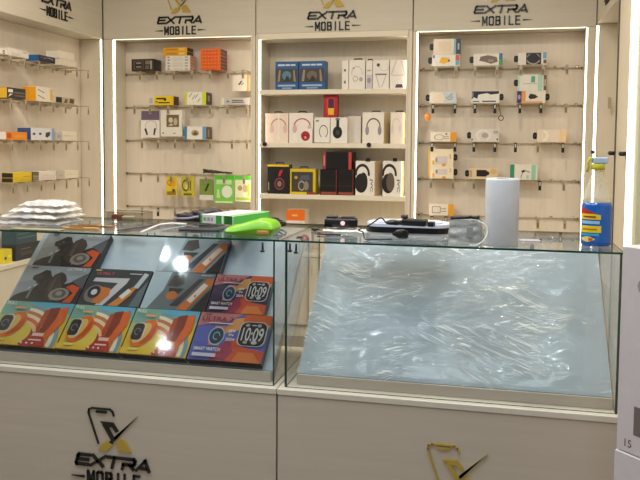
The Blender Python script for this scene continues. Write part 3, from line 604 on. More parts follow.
b3('accessory_box', 'white box with pale hand picture and blue-grey end at the left of the second rail', (429.5, 92, 456.5, 106), 1, (236, 226, 212), [('r', .5, 0, 1, 1, (206, 212, 218)), ('p', [(.06, .1), (.2, .7), (.5, .86), (.58, .3), (.4, .06)], (238, 222, 196)), ('a', .74, .6, .12, .3, 180, 360, .2, (130, 140, 150)), ('p', [(.66, .5), (.8, .9), (.86, .86), (.78, .5)], (170, 180, 190))], -1)
b3('accessory_box', 'white box with bold black hand-tool picture on the second rail', (471, 91, 499.5, 106), 1, (238, 234, 226), [('p', [(.02, .3), (.02, .98), (.98, .98), (.98, .78), (.7, .7), (.56, .82), (.26, .7), (.22, .36), (.1, .5)], (34, 38, 58)), ('r', .04, .5, .08, .9, (160, 160, 176)), ('r', .06, .1, .3, .18, (90, 86, 90)), ('r', .4, .1, .88, .2, (80, 78, 84))], 1)
o = b3('accessory_box', 'white box with black pebble-shaped picture and violet-orange left end on the second rail', (517, 91, 545.5, 106), 1, (240, 230, 214), [('r', 0, 0, .16, 1, (66, 52, 96)), ('c', .08, .5, .05, .2, (170, 160, 220)), ('r', .16, 0, .3, 1, (232, 160, 84)), ('r', .16, 0, .9, .14, (236, 170, 110)), ('p', [(.4, .5), (.46, .78), (.64, .7), (.74, .5), (.62, .36), (.46, .32)], (42, 36, 36))], 1)
b3('accessory_box', 'white and mint green box stacked on the violet-ended box of the second rail', (518, 74.5, 546.5, 90.5), 1, (236, 234, 222), [('r', .46, .52, .6, .9, (84, 176, 140)), ('r', .7, 0, .86, 1, (178, 214, 196)), ('r', .9, .04, 1, .96, (118, 92, 66)), ('r', .93, .3, .97, .7, (214, 204, 190)), ('r', .18, .42, .66, .48, (216, 190, 190)), ('r', 0, 0, .06, 1, (190, 224, 206))], -1, topz(o)+.0005)
b3('cable_box', 'white cable box with orange right end at the left of the third rail', (430.5, 132, 456, 143.8), 2, (238, 226, 208), [('r', .78, 0, 1, 1, (234, 162, 38)), ('a', .34, .45, .2, .3, 0, 360, .14, (150, 140, 136)), ('r', .54, .3, .72, .36, (150, 140, 136)), ('r', .54, .5, .72, .56, (150, 140, 136)), ('c', .62, .8, .04, .08, (110, 80, 70))], None)
b3('accessory_box', 'white-grey box with round coil picture in the middle of the third rail', (471, 129, 499, 143.8), 2, (222, 216, 206), [('a', .44, .5, .28, .46, -60, 240, .3, (238, 232, 222)), ('c', .5, .5, .12, .2, (176, 168, 160)), ('r', .8, .66, .96, .72, (120, 112, 108)), ('r', .8, .8, .96, .85, (120, 112, 108)), ('c', .04, .18, .03, .08, (100, 92, 86)), ('c', .94, .2, .03, .08, (100, 92, 86))], -1)
b3('accessory_box', 'cream box with a pale crescent picture at the right of the third rail', (537, 129.5, 566, 144), 2, (240, 224, 200), [('a', .2, .5, .2, .44, -90, 90, .4, (252, 242, 222)), ('r', .46, .1, .74, .9, (242, 220, 204)), ('r', .78, 0, 1, 1, (238, 208, 160))], -1)
o = b3('cable_box', 'white and amber cable box, lower one of the stacked pair on the fourth rail', (428.5, 165.5, 453.5, 180), 3, (242, 226, 196), [('r', .3, .3, .76, .74, (216, 206, 204)), ('r', .28, .4, .36, .66, (150, 140, 140)), ('c', .62, .08, .08, .1, (228, 160, 40)), ('r', .16, .1, .24, .4, (232, 176, 60)), ('r', 0, 0, .06, 1, (236, 190, 90)), ('r', .84, .5, .9, .8, (220, 190, 130))], 1)
b3('cable_box', 'white and amber cable box, upper one of the stacked pair on the fourth rail', (428.5, 149, 453.5, 165), 3, (242, 226, 196), [('r', .3, .1, .76, .56, (216, 204, 206)), ('r', .28, .2, .36, .46, (150, 140, 140)), ('c', .62, .04, .08, .09, (228, 160, 40)), ('r', .16, .06, .24, .3, (232, 176, 60)), ('r', 0, 0, .06, 1, (236, 190, 90)), ('r', .84, .4, .9, .7, (220, 190, 130))], 1, topz(o)+.0005)
b3('accessory_box', 'cream box with black bottle-shaped picture left of the white roll top, on the fourth rail', (469, 168, 498, 180.3), 3, (226, 206, 168), [('r', .26, .24, .6, .82, (34, 28, 30)), ('p', [(.6, .3), (.7, .44), (.7, .62), (.6, .76)], (34, 28, 30)), ('c', .84, .7, .12, .24, (220, 186, 130)), ('r', .02, .2, .1, .8, (206, 160, 110))], -1)
b3('accessory_box', 'white box with teal ends and small tripod picture, right of the white roll top', (510, 164.5, 537.5, 180.5), 3, (236, 230, 214), [('r', 0, 0, .16, 1, (62, 148, 116)), ('r', .78, 0, .94, 1, (160, 208, 184)), ('p', [(.4, .56), (.5, .66), (.56, .56), (.48, .46)], (50, 44, 40)), ('l', (.46, .5), (.4, .14), .004, (120, 110, 100)), ('l', (.54, .62), (.72, .5), .005, (110, 100, 92)), ('r', .6, .1, .68, .3, (170, 206, 190))], None, faces={'R': (70, 60, 48)})
MB().box(.065, .09, -.05, -.044, -.03, .085, M((58, 50, 40), .4)).build('hang_strip', bpy.context.scene.objects[-1]) if False else None
b3('cable_box', 'white cable box with orange right end alone on the lowest rail, above the white pad', (429, 204, 453.5, 216.5), 4, (240, 228, 208), [('r', .78, 0, 1, 1, (236, 164, 36)), ('rr', .12, .2, .48, .8, .05, (150, 140, 136)), ('rr', .15, .26, .45, .74, .04, (232, 222, 206)), ('r', .5, .34, .7, .4, (130, 122, 120)), ('r', .5, .56, .7, .62, (130, 122, 120))], None)
carton_px('price_card', 'small cream price card leaning on the lowest rail, right of the white roll', (533, 225, 545, 232), 5.30, .003, (236, 222, 196), None, cat='card')
for ob in bpy.data.objects:
    if '_top' in ob: del ob['_top']
# round orange charm and wire ring hanging in that bay
p = P(427.5, 117, 'Y', 5.27); o = MB().lathe([(.0, -.024), (.015, -.021), (.023, -.008), (.023, .008), (.015, .021), (.0, .024)], M((232, 150, 70), .3), 18, sy=.45).build('round_charm', None, (p.x, 5.27, p.z))
MB().tube([(0, 0, .022), (.004, 0, .045), (.01, 0, Z3[1]-p.z-.006)], .0018, M((220, 190, 150), .4), 5).build('cord', o); tag(o, 'small round orange charm hanging under the left end of the second rail', 'charm')
p = P(501, 118, 'Y', 5.27); mb = MB(); mb.tube([(.016*math.cos(t), 0, .016*math.sin(t)) for t in [k*.35 for k in range(19)]], .0032, M((84, 70, 60), .35), 6); o = mb.build('ring_holder', None, (p.x, 5.27, p.z))
MB().tube([(0, 0, .016), (-.02, 0, Z3[1]-p.z-.005)], .002, M((84, 70, 60), .35), 5).build('cord', o); tag(o, 'small dark wire ring hanging under the box with the hand-tool picture', 'ring')

# ------------------------------------------------------------------ left side wall goods
XF = XL-.025
def lw(name, label, xa, xb, ytop, row, col, art=None, z=None, depth=.1, zt=None, **kw):
    """front face on the plane facing the aisle, pixel columns xa..xb, top given at column xa"""
    zb = (ZLW[row]+HT) if z is None else z
    p0 = P(xa, ytop, 'X', XF); Y0 = p0.y; Y1 = P(xb, ytop, 'X', XF).y; Zt = p0.z if zt is None else zb+zt
    w = Y1-Y0; h = Zt-zb
    o = carton(name, label, 0, w, 0, depth, 0, h, col, art, group=kw.pop('group', GL_), rot=(0, 0, R(90)), loc=(XF-depth/2, (Y0+Y1)/2, zb), **kw)
    return o
def ltop(o): return o.location.z+max(v.co.z for v in o.data.vertices)+.0005
lw('accessory_box', 'white box with a column of dark dots at the near end of the top rail', -14, 7.5, 46, 0, (234, 226, 212), [('r', .76, .1, .86, .26, (60, 56, 54)), ('r', .76, .4, .86, .56, (60, 56, 54)), ('r', .76, .7, .86, .86, (60, 56, 54))])
lw('accessory_box', 'plain white-grey box between the dotted box and the navy box on the top rail', 9, 28.5, 47.5, 0, (226, 218, 206), [('r', .1, .1, .6, .5, (214, 206, 196)), ('r', .7, .6, .9, .8, (196, 186, 176))])
lw('cable_box', 'navy box with bright blue near end and white arc print on the top rail', 38.5, 55, 54.5, 0, (44, 44, 60), [('a', .6, .4, .3, .34, 20, 160, .2, (196, 196, 204)), ('r', .1, .6, .5, .7, (110, 110, 130))], faces={'L': (28, 96, 160), 'T': (40, 60, 96)})
o = lw('accessory_box', 'flat white box, lower of the two at the far end of the top rail', 60, 76.5, 62.8, 0, (236, 226, 208), zt=.045)
lw('accessory_box', 'flat white box, upper of the two at the far end of the top rail', 59, 74.5, 58, 0, (240, 230, 212), z=ltop(o), zt=.05)
lw('accessory_box', 'black box with white icon and yellow near end on the second rail', 7, 25.5, 87, 1, (52, 44, 42), [('r', .05, .55, .3, .85, (226, 220, 210)), ('p', [(.06, .12), (.3, .42), (.12, .42)], (226, 220, 210)), ('r', .36, .2, .94, .34, (110, 98, 90)), ('r', .36, .5, .94, .62, (120, 106, 96))], faces={'L': (224, 176, 40)})
lw('accessory_box', 'white box with orange near end and pencil sketches on the second rail', 36, 52, 86, 1, (238, 228, 210), [('l', (.1, .8), (.5, .6), .006, (130, 116, 104)), ('l', (.1, .4), (.5, .2), .006, (130, 116, 104)), ('r', .86, .1, 1, .9, (238, 186, 60))], faces={'L': (240, 166, 30)})
lw('accessory_box', 'cream box with black square and brown pictures at the far end of the second rail', 55.5, 74.5, 96.3, 1, (196, 178, 150), [('r', .02, .1, .32, .95, (30, 26, 28)), ('p', [(.42, .1), (.5, .8), (.62, .7), (.6, .1)], (110, 88, 66)), ('p', [(.7, .2), (.76, .9), (.96, .8), (.94, .1)], (90, 74, 60))], faces={'L': (226, 214, 194)})
lw('accessory_box', 'orange box with white near end on the third rail', 6, 27, 131.5, 2, (232, 136, 36), [('r', .04, .2, .24, .8, (196, 74, 34)), ('r', .4, .3, .9, .6, (240, 160, 50))], faces={'L': (234, 226, 214)})
lw('accessory_box', 'pale blue and white box with earbud pictures on the third rail', 31, 54, 127.5, 2, (226, 226, 228), [('c', .12, .5, .06, .1, (70, 70, 84)), ('c', .38, .52, .06, .1, (70, 70, 84)), ('p', [(.6, .3), (.62, .62), (.82, .72), (.8, .4), (.68, .22)], (64, 60, 62)), ('r', .88, 0, 1, 1, (140, 172, 214))], faces={'L': (54, 84, 132)})
lw('accessory_box', 'small grey box between the blue-white box and the white pair on the third rail', 56, 61.5, 131.5, 2, (200, 194, 186), [('r', .2, .3, .8, .7, (176, 168, 160))])
o = lw('accessory_box', 'flat cream-white box, lower of the pair at the far end of the third rail', 62.8, 77, 136.5, 2, (240, 226, 206), zt=.032, depth=.08)
lw('accessory_box', 'flat cream-white box, upper of the pair at the far end of the third rail', 62.8, 76.5, 131.5, 2, (242, 230, 212), z=ltop(o), zt=.032, depth=.08)
o = lw('cable_box', 'flat yellow box with black near end, lower of the pair on the fourth rail', 13, 33, 176.3, 3, (224, 190, 36), [('r', .3, .3, .9, .5, (206, 164, 24)), ('r', .92, 0, 1, 1, (84, 66, 44))], zt=.028, faces={'L': (34, 30, 28)}, depth=.08)
lw('cable_box', 'flat yellow box with black near end, upper of the pair on the fourth rail', 13, 33, 171, 3, (230, 198, 40), [('r', .5, .1, .9, .24, (180, 140, 30)), ('r', .92, 0, 1, 1, (84, 66, 44))], z=ltop(o), zt=.032, faces={'L': (30, 27, 26)}, depth=.08)
o = lw('accessory_box', 'flat white-grey box, lower of the pair right of the yellow boxes on the fourth rail', 39, 56, 174, 3, (230, 218, 206), [('r', .05, .4, .9, .55, (210, 196, 186))], zt=.03, faces={'L': (150, 138, 124)}, depth=.07)
lw('accessory_box', 'flat white-grey box, upper of the pair right of the yellow boxes on the fourth rail', 39, 55.5, 169, 3, (236, 224, 212), z=ltop(o), zt=.03, faces={'L': (120, 108, 96)}, depth=.07)
lw('accessory_box', 'small pale grey box between the two white pairs on the fourth rail', 58, 63.6, 170.5, 3, (206, 196, 184), [('r', .1, .3, .9, .5, (190, 180, 168))], depth=.07)
o = lw('accessory_box', 'flat cream box, lower of the pair at the far end of the fourth rail', 65.3, 78.5, 173.5, 3, (242, 226, 206), zt=.027, depth=.07)
lw('accessory_box', 'flat cream box, upper of the pair at the far end of the fourth rail', 65.3, 78.5, 169.5, 3, (244, 232, 214), z=ltop(o), zt=.027, depth=.07)
zl = ZL+.0305
pa = P(15, 258, 'X', XF); pb = P(37, 253, 'X', XF)
o = lw('electronics_box', 'black box low on the left ledge seen through the counter glass, lower of two', 15.5, 40, 248, 0, (28, 28, 34), [('r', .2, .3, .7, .5, (70, 60, 60)), ('r', .2, .66, .6, .72, (110, 110, 116))], z=zl, zt=.10, group='boxes on the left ledge')
lw('electronics_box', 'dark teal box on the left ledge seen through the counter glass, upper of two', 15.5, 37, 240, 0, (36, 70, 84), [('r', .1, .4, .9, .48, (80, 120, 132)), ('r', .1, .7, .7, .76, (80, 120, 132))], z=ltop(o), zt=.09, group='boxes on the left ledge')
lw('accessory_box', 'small bright yellow box on the left ledge seen through the counter glass', 4, 12, 256, 0, (232, 210, 30), [('r', .05, .3, .3, .5, (60, 54, 30)), ('r', .5, .4, .9, .6, (250, 236, 120))], z=zl, zt=.085, depth=.07, group='boxes on the left ledge')

# ------------------------------------------------------------------ counters
YC, ZT, ZB = 2.30, 1.08, .603
YK = 2.80                                                  # back of the counters
def pane(parent, name, x0, x1, y0, y1, z0, z1):
    d = (x1-x0, y1-y0, z1-z0); i = d.index(min(d)); thin = ('LR', 'FB', 'TD')[i]
    return MB().box(x0, x1, y0, y1, z0, z1, EDGE, 0, 1, {k: GLASS for k in thin}).build(name, parent)
TH = R(43)
ny, nz = -math.sin(TH), math.cos(TH)
BY, BZ = 2.352, .636                                       # front lower edge of the sloping board
SLEN = (ZT-.018-BZ)/math.sin(TH)
def counter(label, xa, xb, ga, gb, ta, tb, bx0, bx1):
    c = root('display_counter', label, 'counter', ((xa+xb)/2, YC, 0)); cx = (xa+xb)/2; L = lambda a: a-cx
    MB().box(L(xa)+.002, L(xb)-.002, .03, YK-YC-.02, .08, ZB-.02, LAM_X, .002).build('base_cabinet', c)
    fp = MB().box(L(xa)+.002, L(xb)-.002, -.018, .028, .06, ZB-.021, BASE, .002).build('front_panel', c)
    MB().box(L(xa)+.04, L(xb)-.04, .02, YK-YC-.06, 0, .08, BLACK).build('plinth', c)
    MB().box(L(xa)+.001, L(xb)-.001, -.022, YK-YC-.02, ZB-.02, ZB, M((214, 204, 188), .3), .002).build('deck', c)
    pane(c, 'front_glass', L(ga), L(gb), .0, .006, ZB+.0005, ZT-.0065)
    pane(c, 'top_glass', L(ta), L(tb), -.004, YK-YC+.004, ZT-.006, ZT)
    pane(c, 'side_glass', L(ga), L(ga)+.006, .0065, YK-YC-.03, ZB+.0005, ZT-.0065)
    pane(c, 'side_glass', L(gb)-.006, L(gb), .0065, YK-YC-.03, ZB+.0005, ZT-.0065)
    mb = MB()                                              # sloping display board: a solid wedge-edged slab with a front riser
    q = [(L(bx0), BY-YC, ZB+.001), (L(bx0), BY-YC, BZ), (L(bx0), BY-YC+SLEN*math.cos(TH), BZ+SLEN*math.sin(TH)), (L(bx0), BY-YC+SLEN*math.cos(TH)+.012, BZ+SLEN*math.sin(TH)-.012), (L(bx0), BY-YC+.03, ZB+.001)]
    mb.prism(q, (bx1-bx0, 0, 0), M((146, 158, 167), .4, name='display_board')); mb.build('display_board', c)
    MB().box(L(bx0), L(bx1), BY-YC-.016, BY-YC-.011, ZB+.0005, BZ+.001, BASE, .001).build('front_riser', c)  # beige colour stands in for the corridor's reflection on the riser
    for fx in ((.28, .76) if False else (xb-.06, xa+.045) if False else ()): pass
    return c, cx
SB = P(276.7, 430, 'Y', YC-.018).x; XA = (-2.05, SB-.0005); XBc = (SB+.0005, .372)
cl, clx = counter('left glass display counter with smartwatch boxes on its sloping board', XA[0], XA[1], -2.04, -.679, -2.05, -.6585, -1.80, -.70)
cr, crx = counter('right glass display counter with its sloping board wrapped in clear film', XBc[0], XBc[1], -.6435, .366, -.6560, .372, -.612, .358)
# small black clips of the glass
def clip(c, cx, px, z_len, big=True):
    x = P(px, 240, 'Y', YC).x-cx
    MB().tube([(x, -.004, ZT-.010), (x, -.004, ZT-.010-z_len)], .0035, BLACK, 8).lathe([(.0, -.004), (.007, -.003), (.008, .002), (.0, .005)], BLACK, 12, (x, -.006, ZT-.012-z_len)).build('glass_clip', c)
clip(cl, clx, 263, .026); clip(cl, clx, 271, .0235) if False else None
clip(cr, crx, 290.3, .022); clip(cr, crx, 296.5, .026)
for c, cx, px, py in ((cr, crx, 299.5, 237.8),):
    p = P(px, py, 'Z', ZT); MB().box(p.x-cx-.009, p.x-cx+.009, p.y-YC-.006, p.y-YC+.012, ZT+.0002, ZT+.004, BLACK, .001).build('hinge_pad', c)
# logos on the counter fronts
pz = P(114, 469.5, 'Y', YC-.0185); sign(cl, .80, BX, (pz.x-clx, -.0185, pz.z+.004)); 
pz = P(457, 511, 'Y', YC-.0185); sign(cr, .80, BX, (pz.x-crx, -.0185, pz.z), True)

# ------------------------------------------------------------------ smartwatch boxes on the left board
TK = .030
def PB(x, y):                                              # pixel -> (X, distance up the slope) on the face of the boxes
    d = ray(x, y); o0 = Vector((0, BY+ny*TK, BZ+nz*TK)); n = Vector((0, ny, nz)); t = (o0-EYE).dot(n)/d.dot(n); p = EYE+d*t
    return p.x, (p-o0).dot(Vector((0, math.cos(TH), math.sin(TH))))
V0 = .004; V1 = PB(165, 309.5)[1]; V2 = PB(165, 271.5)[1]; V3 = SLEN-.004
def watch(label, px, row, col, art):
    va, vb = ((V0, V1-.002), (V1, V2-.002), (V2, min(V3, V2+(V2-V1))))[row]
    yr = (336, 290, 255)[row]
    xa, xb = PB(px[0], yr)[0], PB(px[1], yr)[0]
    w = xb-xa-.002; h = vb-va
    base = Vector(((xa+xb)/2, BY+math.cos(TH)*va+ny*(TK/2+.0005), BZ+math.sin(TH)*va+nz*(TK/2+.0005)))
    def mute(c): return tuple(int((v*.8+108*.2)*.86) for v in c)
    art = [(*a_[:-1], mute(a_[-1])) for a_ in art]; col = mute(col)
    return carton('smartwatch_box', label, 0, w, 0, TK, 0, h, col, art, 'smartwatch boxes on the sloping board', rot=(-(math.pi/2-TH), 0, 0), loc=base, gloss=.07, bev=.001, lift=.0008, faces={'D': (44, 30, 26), 'R': (36, 26, 34)})
def ell(cu, cv, a, b, tilt, q0=0, q1=360, n=26):
    t = R(tilt); out = []
    for i in range(n):
        q = R(q0+(q1-q0)*i/(n-1 if q1-q0 < 360 else n)); x, y = a*math.cos(q), b*math.sin(q)
        out.append((cu+x*math.cos(t)-y*math.sin(t)*.8, cv+x*math.sin(t)*1.25+y*math.cos(t)))
    return out
def wave_art(dim):
    a = [('r', 0, 0, 1, 1, (226, 182, 40)), ('p', [(0, .42), (0, 1), (1, 1), (1, .6), (.6, .62), (.3, .5)], (176, 182, 104)), ('p', [(0, .66), (0, 1), (1, 1), (1, .76), (.5, .82), (.24, .7)], (122, 170, 150)), ('p', [(.36, 1), (1, 1), (1, .8), (.7, .86), (.5, .9)], (84, 176, 206))]
    cols = ((120, 150, 160), (238, 226, 190), (196, 110, 60), (240, 214, 170), (214, 96, 44), (236, 190, 140), (150, 54, 34), (206, 84, 38))
    for i, c in enumerate(cols):                            # swirl of bands sweeping from the top centre down to the right
        r0 = .64-.058*i
        pts = [(.34+r0*math.cos(R(q)), .16+r0*1.2*math.sin(R(q))) for q in range(-12, 92, 8)]
        a.append(('p', [(max(0, min(u, .98)), max(0, min(v, .97))) for u, v in pts+[(.5, .1)]], c))
    a += [('p', [(.82, .86), (.95, .92), (.97, .6), (.88, .28), (.76, .06), (.74, .3), (.8, .6)], (222, 92, 34)), ('p', [(.70, .86), (.84, .9), (.84, .62), (.78, .34), (.68, .2), (.7, .5)], (126, 44, 30)), ('p', [(.64, .8), (.7, .84), (.7, .5), (.66, .3), (.62, .4)], (176, 66, 34)),
          ('p', [(.46, 0), (.86, 0), (.82, .14), (.72, .34), (.6, .3), (.52, .14)], (172, 36, 32)), ('p', ell(.4, .26, .17, .26, -20), (226, 196, 70)), ('p', [(0, 0), (.5, 0), (.46, .08), (.3, .16), (0, .12)], (232, 190, 50)),
          ('r', .62, .22, .78, .29, (238, 190, 170)), ('r', .6, .12, .78, .15, (240, 206, 186)), ('c', .52, .06, .014, .02, W_), ('c', .6, .06, .014, .02, W_), ('c', .68, .06, .014, .02, W_)]
    a += [('p', ell(.27, .44, .16, .31, -24), (232, 96, 26)), ('p', ell(.29, .44, .125, .26, -24, -70, 70), (196, 66, 18)), ('p', ell(.235, .44, .10, .24, -24), (226, 178, 80)), ('rr', .105, .26, .275, .66, .06, (216, 200, 170)), ('rr', .085, .28, .25, .64, .06, (36, 30, 34)), ('a', .165, .46, .05, .08, 0, 300, .3, (104, 98, 110)),
          ('r', .12, .07, .26, .11, (240, 214, 110)), ('t', 'PULL', .05, .88, .2, .95, (240, 240, 234)), ('r', .2, .80, .36, .84, (238, 160, 96))]
    return a
watch('orange and yellow smartwatch box, first in the front row at the left end', (-12, 60.5), 0, (196, 140, 60), wave_art(0))
watch('orange and yellow smartwatch box, second in the front row', (61.2, 125.5), 0, (196, 140, 60), wave_art(0))
watch('orange and yellow smartwatch box catching glare, third in the front row', (126.2, 193), 0, (200, 160, 100), wave_art(0))
def ultra(purple):
    a = [('r', 0, 0, 1, 1, purple), ('p', [(.3, .5), (.5, .9), (1, 1), (1, .72), (.6, .66)], (206, 140, 72)), ('p', [(.62, .84), (.62, 1), (1, 1), (1, .8)], (198, 78, 34)), ('p', [(0, .7), (0, 1), (.6, 1), (.4, .82)], (186, 108, 112)),
         ('p', [(.5, 0), (.42, .2), (.6, .5), (.72, .3), (1, .24), (1, 0)], (196, 70, 40)), ('p', [(.6, 0), (.66, .2), (.86, .2), (.98, 0)], (214, 112, 48)), ('p', [(.28, 0), (.4, .3), (.5, .5), (.58, .2), (.5, 0)], (150, 46, 70)),
         ('p', [(.22, .3), (.26, .72), (.4, .72), (.38, .3)], (216, 104, 66)), ('c', .31, .5, .11, .2, (150, 176, 200)), ('c', .31, .5, .095, .17, (34, 44, 62)), ('a', .31, .5, .05, .09, 0, 300, .3, (90, 150, 170)),
         ('rr', .6, .32, .98, .84, .09, (196, 186, 186)), ('rr', .615, .335, .965, .825, .085, (22, 22, 26)), ('t', '10:09', .65, .43, .94, .71, (196, 196, 198)), ('c', .7, .76, .03, .035, GRY), ('c', .86, .76, .03, .035, GRY), ('r', .76, .75, .82, .77, (196, 196, 196)), ('c', .72, .4, .03, .035, GRY), ('c', .84, .4, .04, .04, (180, 180, 184)),
         ('t', 'THE', .06, .92, .16, .97, (120, 40, 52)), ('t', 'ULTRA 2', .05, .80, .48, .9, (130, 36, 48)), ('r', .16, .75, .5, .77, (226, 200, 196)), ('t', 'NEW', .46, .58, .56, .64, W_), ('t', 'IN', .48, .5, .54, .55, W_), ('t', '2024', .45, .4, .57, .46, W_), ('t', 'SMART WATCH', .06, .17, .42, .24, W_), ('r', .06, .05, .38, .12, (206, 200, 220))]
    return a
watch('violet and orange smartwatch box with a large watch face, in the front row', (194, 268.5), 0, (74, 78, 150), ultra((74, 86, 170)))
def man_art():                                             # dark clasped-hands picture with an orange strap
    return [('r', 0, 0, 1, 1, (158, 166, 172)), ('p', [(0, 1), (.6, 1), (.5, .7), (0, .5)], (176, 184, 190)), ('p', [(.6, 0), (.7, .5), (.86, .62), (1, .58), (1, 0)], (40, 36, 38)), ('p', [(.8, .6), (1, .86), (1, .4)], (84, 84, 88)),
            ('p', [(0, 0), (.03, .12), (.1, .2), (.24, .3), (.3, .42), (.27, .54), (.19, .6), (.18, .7), (.26, .78), (.33, .88), (.41, .86), (.45, .74), (.5, .64), (.54, .4), (.56, .2), (.62, 0)], (42, 36, 35)),
            ('p', [(.44, .2), (.46, .6), (.5, .76), (.58, .84), (.66, .78), (.72, .62), (.7, .46), (.66, .2), (.6, .06)], (62, 50, 45)), ('p', [(.5, .3), (.52, .68), (.55, .7), (.56, .3)], (92, 74, 64)), ('p', [(.22, .66), (.32, .74), (.38, .66), (.3, .6)], (58, 50, 46)), ('p', [(.34, .3), (.4, .6), (.44, .6), (.42, .28)], (58, 48, 44)),
            ('p', ell(.7, .22, .15, .17, 20), (152, 138, 124)), ('p', ell(.7, .23, .1, .12, 20), (94, 86, 80)), ('p', ell(.7, .24, .05, .06, 20), (150, 140, 130)), ('p', [(.76, .42), (.84, .5), (.97, .42), (.93, 0), (.8, 0), (.9, .26)], (222, 78, 30)), ('l', (.2, .32), (.32, .46), .004, W_), ('r', .24, .06, .275, .4, (128, 134, 140)),
            ('t', 'ULTRA 2', .66, .88, .94, .95, W_), ('r', .1, .91, .2, .94, (70, 60, 70)), ('r', .7, .83, .92, .85, (170, 170, 176))]
watch('dark smartwatch box with clasped black gloves picture, left end of the middle row', (14.5, 82), 1, (60, 60, 64), man_art())
def seven_art():
    return [('r', 0, 0, 1, 1, (48, 50, 54)), ('p', [(.1, .64), (.12, .74), (.68, .76), (.66, .62), (.42, 0), (.3, 0), (.52, .62)], (200, 200, 206)), ('c', .2, .3, .15, .24, (120, 112, 108)), ('p', [(.22, .06), (.26, .5), (.44, .46), (.46, .28), (.36, .04)], (206, 112, 46)), ('c', .2, .34, .1, .17, (30, 30, 34)), ('c', .2, .34, .05, .08, (214, 214, 220)),
            ('p', [(.5, 0), (.56, .1), (.78, .52), (.86, .56), (.8, .3), (.66, 0)], (208, 126, 52)), ('l', (.66, .22), (.76, .44), .02, (232, 226, 214)), ('l', (.84, .5), (.93, .9), .02, (190, 200, 208)), ('p', [(.84, 0), (.9, .4), (1, .7), (1, 0)], (90, 104, 112)), ('t', 'ULTRA 7', .12, .82, .4, .89, (206, 84, 84)), ('r', .08, .92, .18, .96, (190, 170, 90)), ('r', .66, .86, .86, .89, (180, 184, 190))]
watch('dark smartwatch box with a large silver numeral, second in the middle row', (82.8, 146), 1, (48, 50, 54), seven_art())
def strap_art(base):  # bluish pale areas put glare on the box into the printed colours
    return [('r', 0, 0, 1, 1, base), ('p', [(0, 0), (0, 1), (.3, 1), (.26, .5), (.1, 0)], (176, 196, 208)), ('p', [(.3, .62), (.34, .9), (.5, .94), (.56, .7), (.46, .6)], (62, 58, 54)), ('p', [(.34, .56), (.58, .56), (.5, .4), (.36, .44)], (40, 36, 34)), ('c', .42, .36, .09, .12, (196, 104, 50)), ('p', [(.44, .1), (.76, .84), (.84, .84), (.56, .1)], (52, 50, 54)), ('p', [(.56, 0), (.9, .86), (1, .84), (1, .7), (.72, 0)], (204, 100, 38)), ('l', (.72, .22), (.9, .7), .022, (232, 216, 200)), ('p', [(.78, 0), (1, .6), (1, 0)], (26, 24, 26)),
            ('t', 'ULTRA', .74, .25, .86, .62, 1, (120, 60, 30)) if False else ('r', .78, .34, .8, .4, (120, 60, 30)), ('t', 'SMART', .78, .91, .97, .96, (206, 206, 210))]
watch('smartwatch box with a diagonal orange strap picture, third in the middle row', (147, 211.5), 1, (96, 106, 112), strap_art((96, 106, 112)))
watch('dark red and violet smartwatch box with a large watch face, in the middle row', (212.5, 271), 1, (52, 34, 52), ultra((52, 36, 66)))
watch('dark smartwatch box with clasped black gloves picture, left one of the back row', (37.5, 102), 2, (62, 62, 66), man_art())
watch('smartwatch box with a diagonal orange strap picture, right one of the back row', (161.5, 226), 2, (140, 158, 168), strap_art((140, 158, 168)))

# ------------------------------------------------------------------ clear film over the right board
def wrap_pt(u, v):
    x = -.616+u*(.974); s = -.02+v*(SLEN+.012)
    q = Vector((u*7, v*4, 1.3))
    n1 = noise.noise(Vector((u*2.2+v*1.5, v*1.6-u*.5, .2))); n2 = noise.noise(Vector((u*5+v*9, v*16-u*7, 4.1))); n3 = noise.noise(Vector((u*30+v*8, v*12-u*16, 9.)))
    hgt = .015+.008*n1+.0045*n2+.0012*n3
    edge = min(1, u*9, (1-u)*9, v*6+.3); hgt = .003+max(0, hgt)*edge
    if s < 0: return (x, BY-.0045, BZ+s*.4-.002)
    return (x, BY+math.cos(TH)*s+ny*hgt, min(BZ+math.sin(TH)*s+nz*hgt, ZT-.009))
WRAP = stretch_film('stretch_film')
mb = MB().grid(150, 80, wrap_pt, WRAP); o = mb.build('plastic_wrap'); tag(o, 'clear wrinkled plastic film stretched over the empty sloping board of the right counter', 'plastic film')

# ------------------------------------------------------------------ things on the counter top
def on(px, py): p = P(px, py, 'Z', ZT); return Vector((p.x, p.y, ZT+.0005))
def blob(mb, c, rx, ry, rz, mat, amp=.18, seed=0, n=16):
    def fn(u, v):
        a = 2*math.pi*u; b = math.pi*(v-.5); d = Vector((math.cos(a)*math.cos(b), math.sin(a)*math.cos(b), math.sin(b)))
        k = 1+amp*noise.noise(d*2.1+Vector((seed*3.7, 0, 0)))
        return (c[0]+d.x*rx*k, c[1]+d.y*ry*k, max(c[2]+d.z*rz*k, 0))
    return mb.grid(n*2, n, fn, mat)
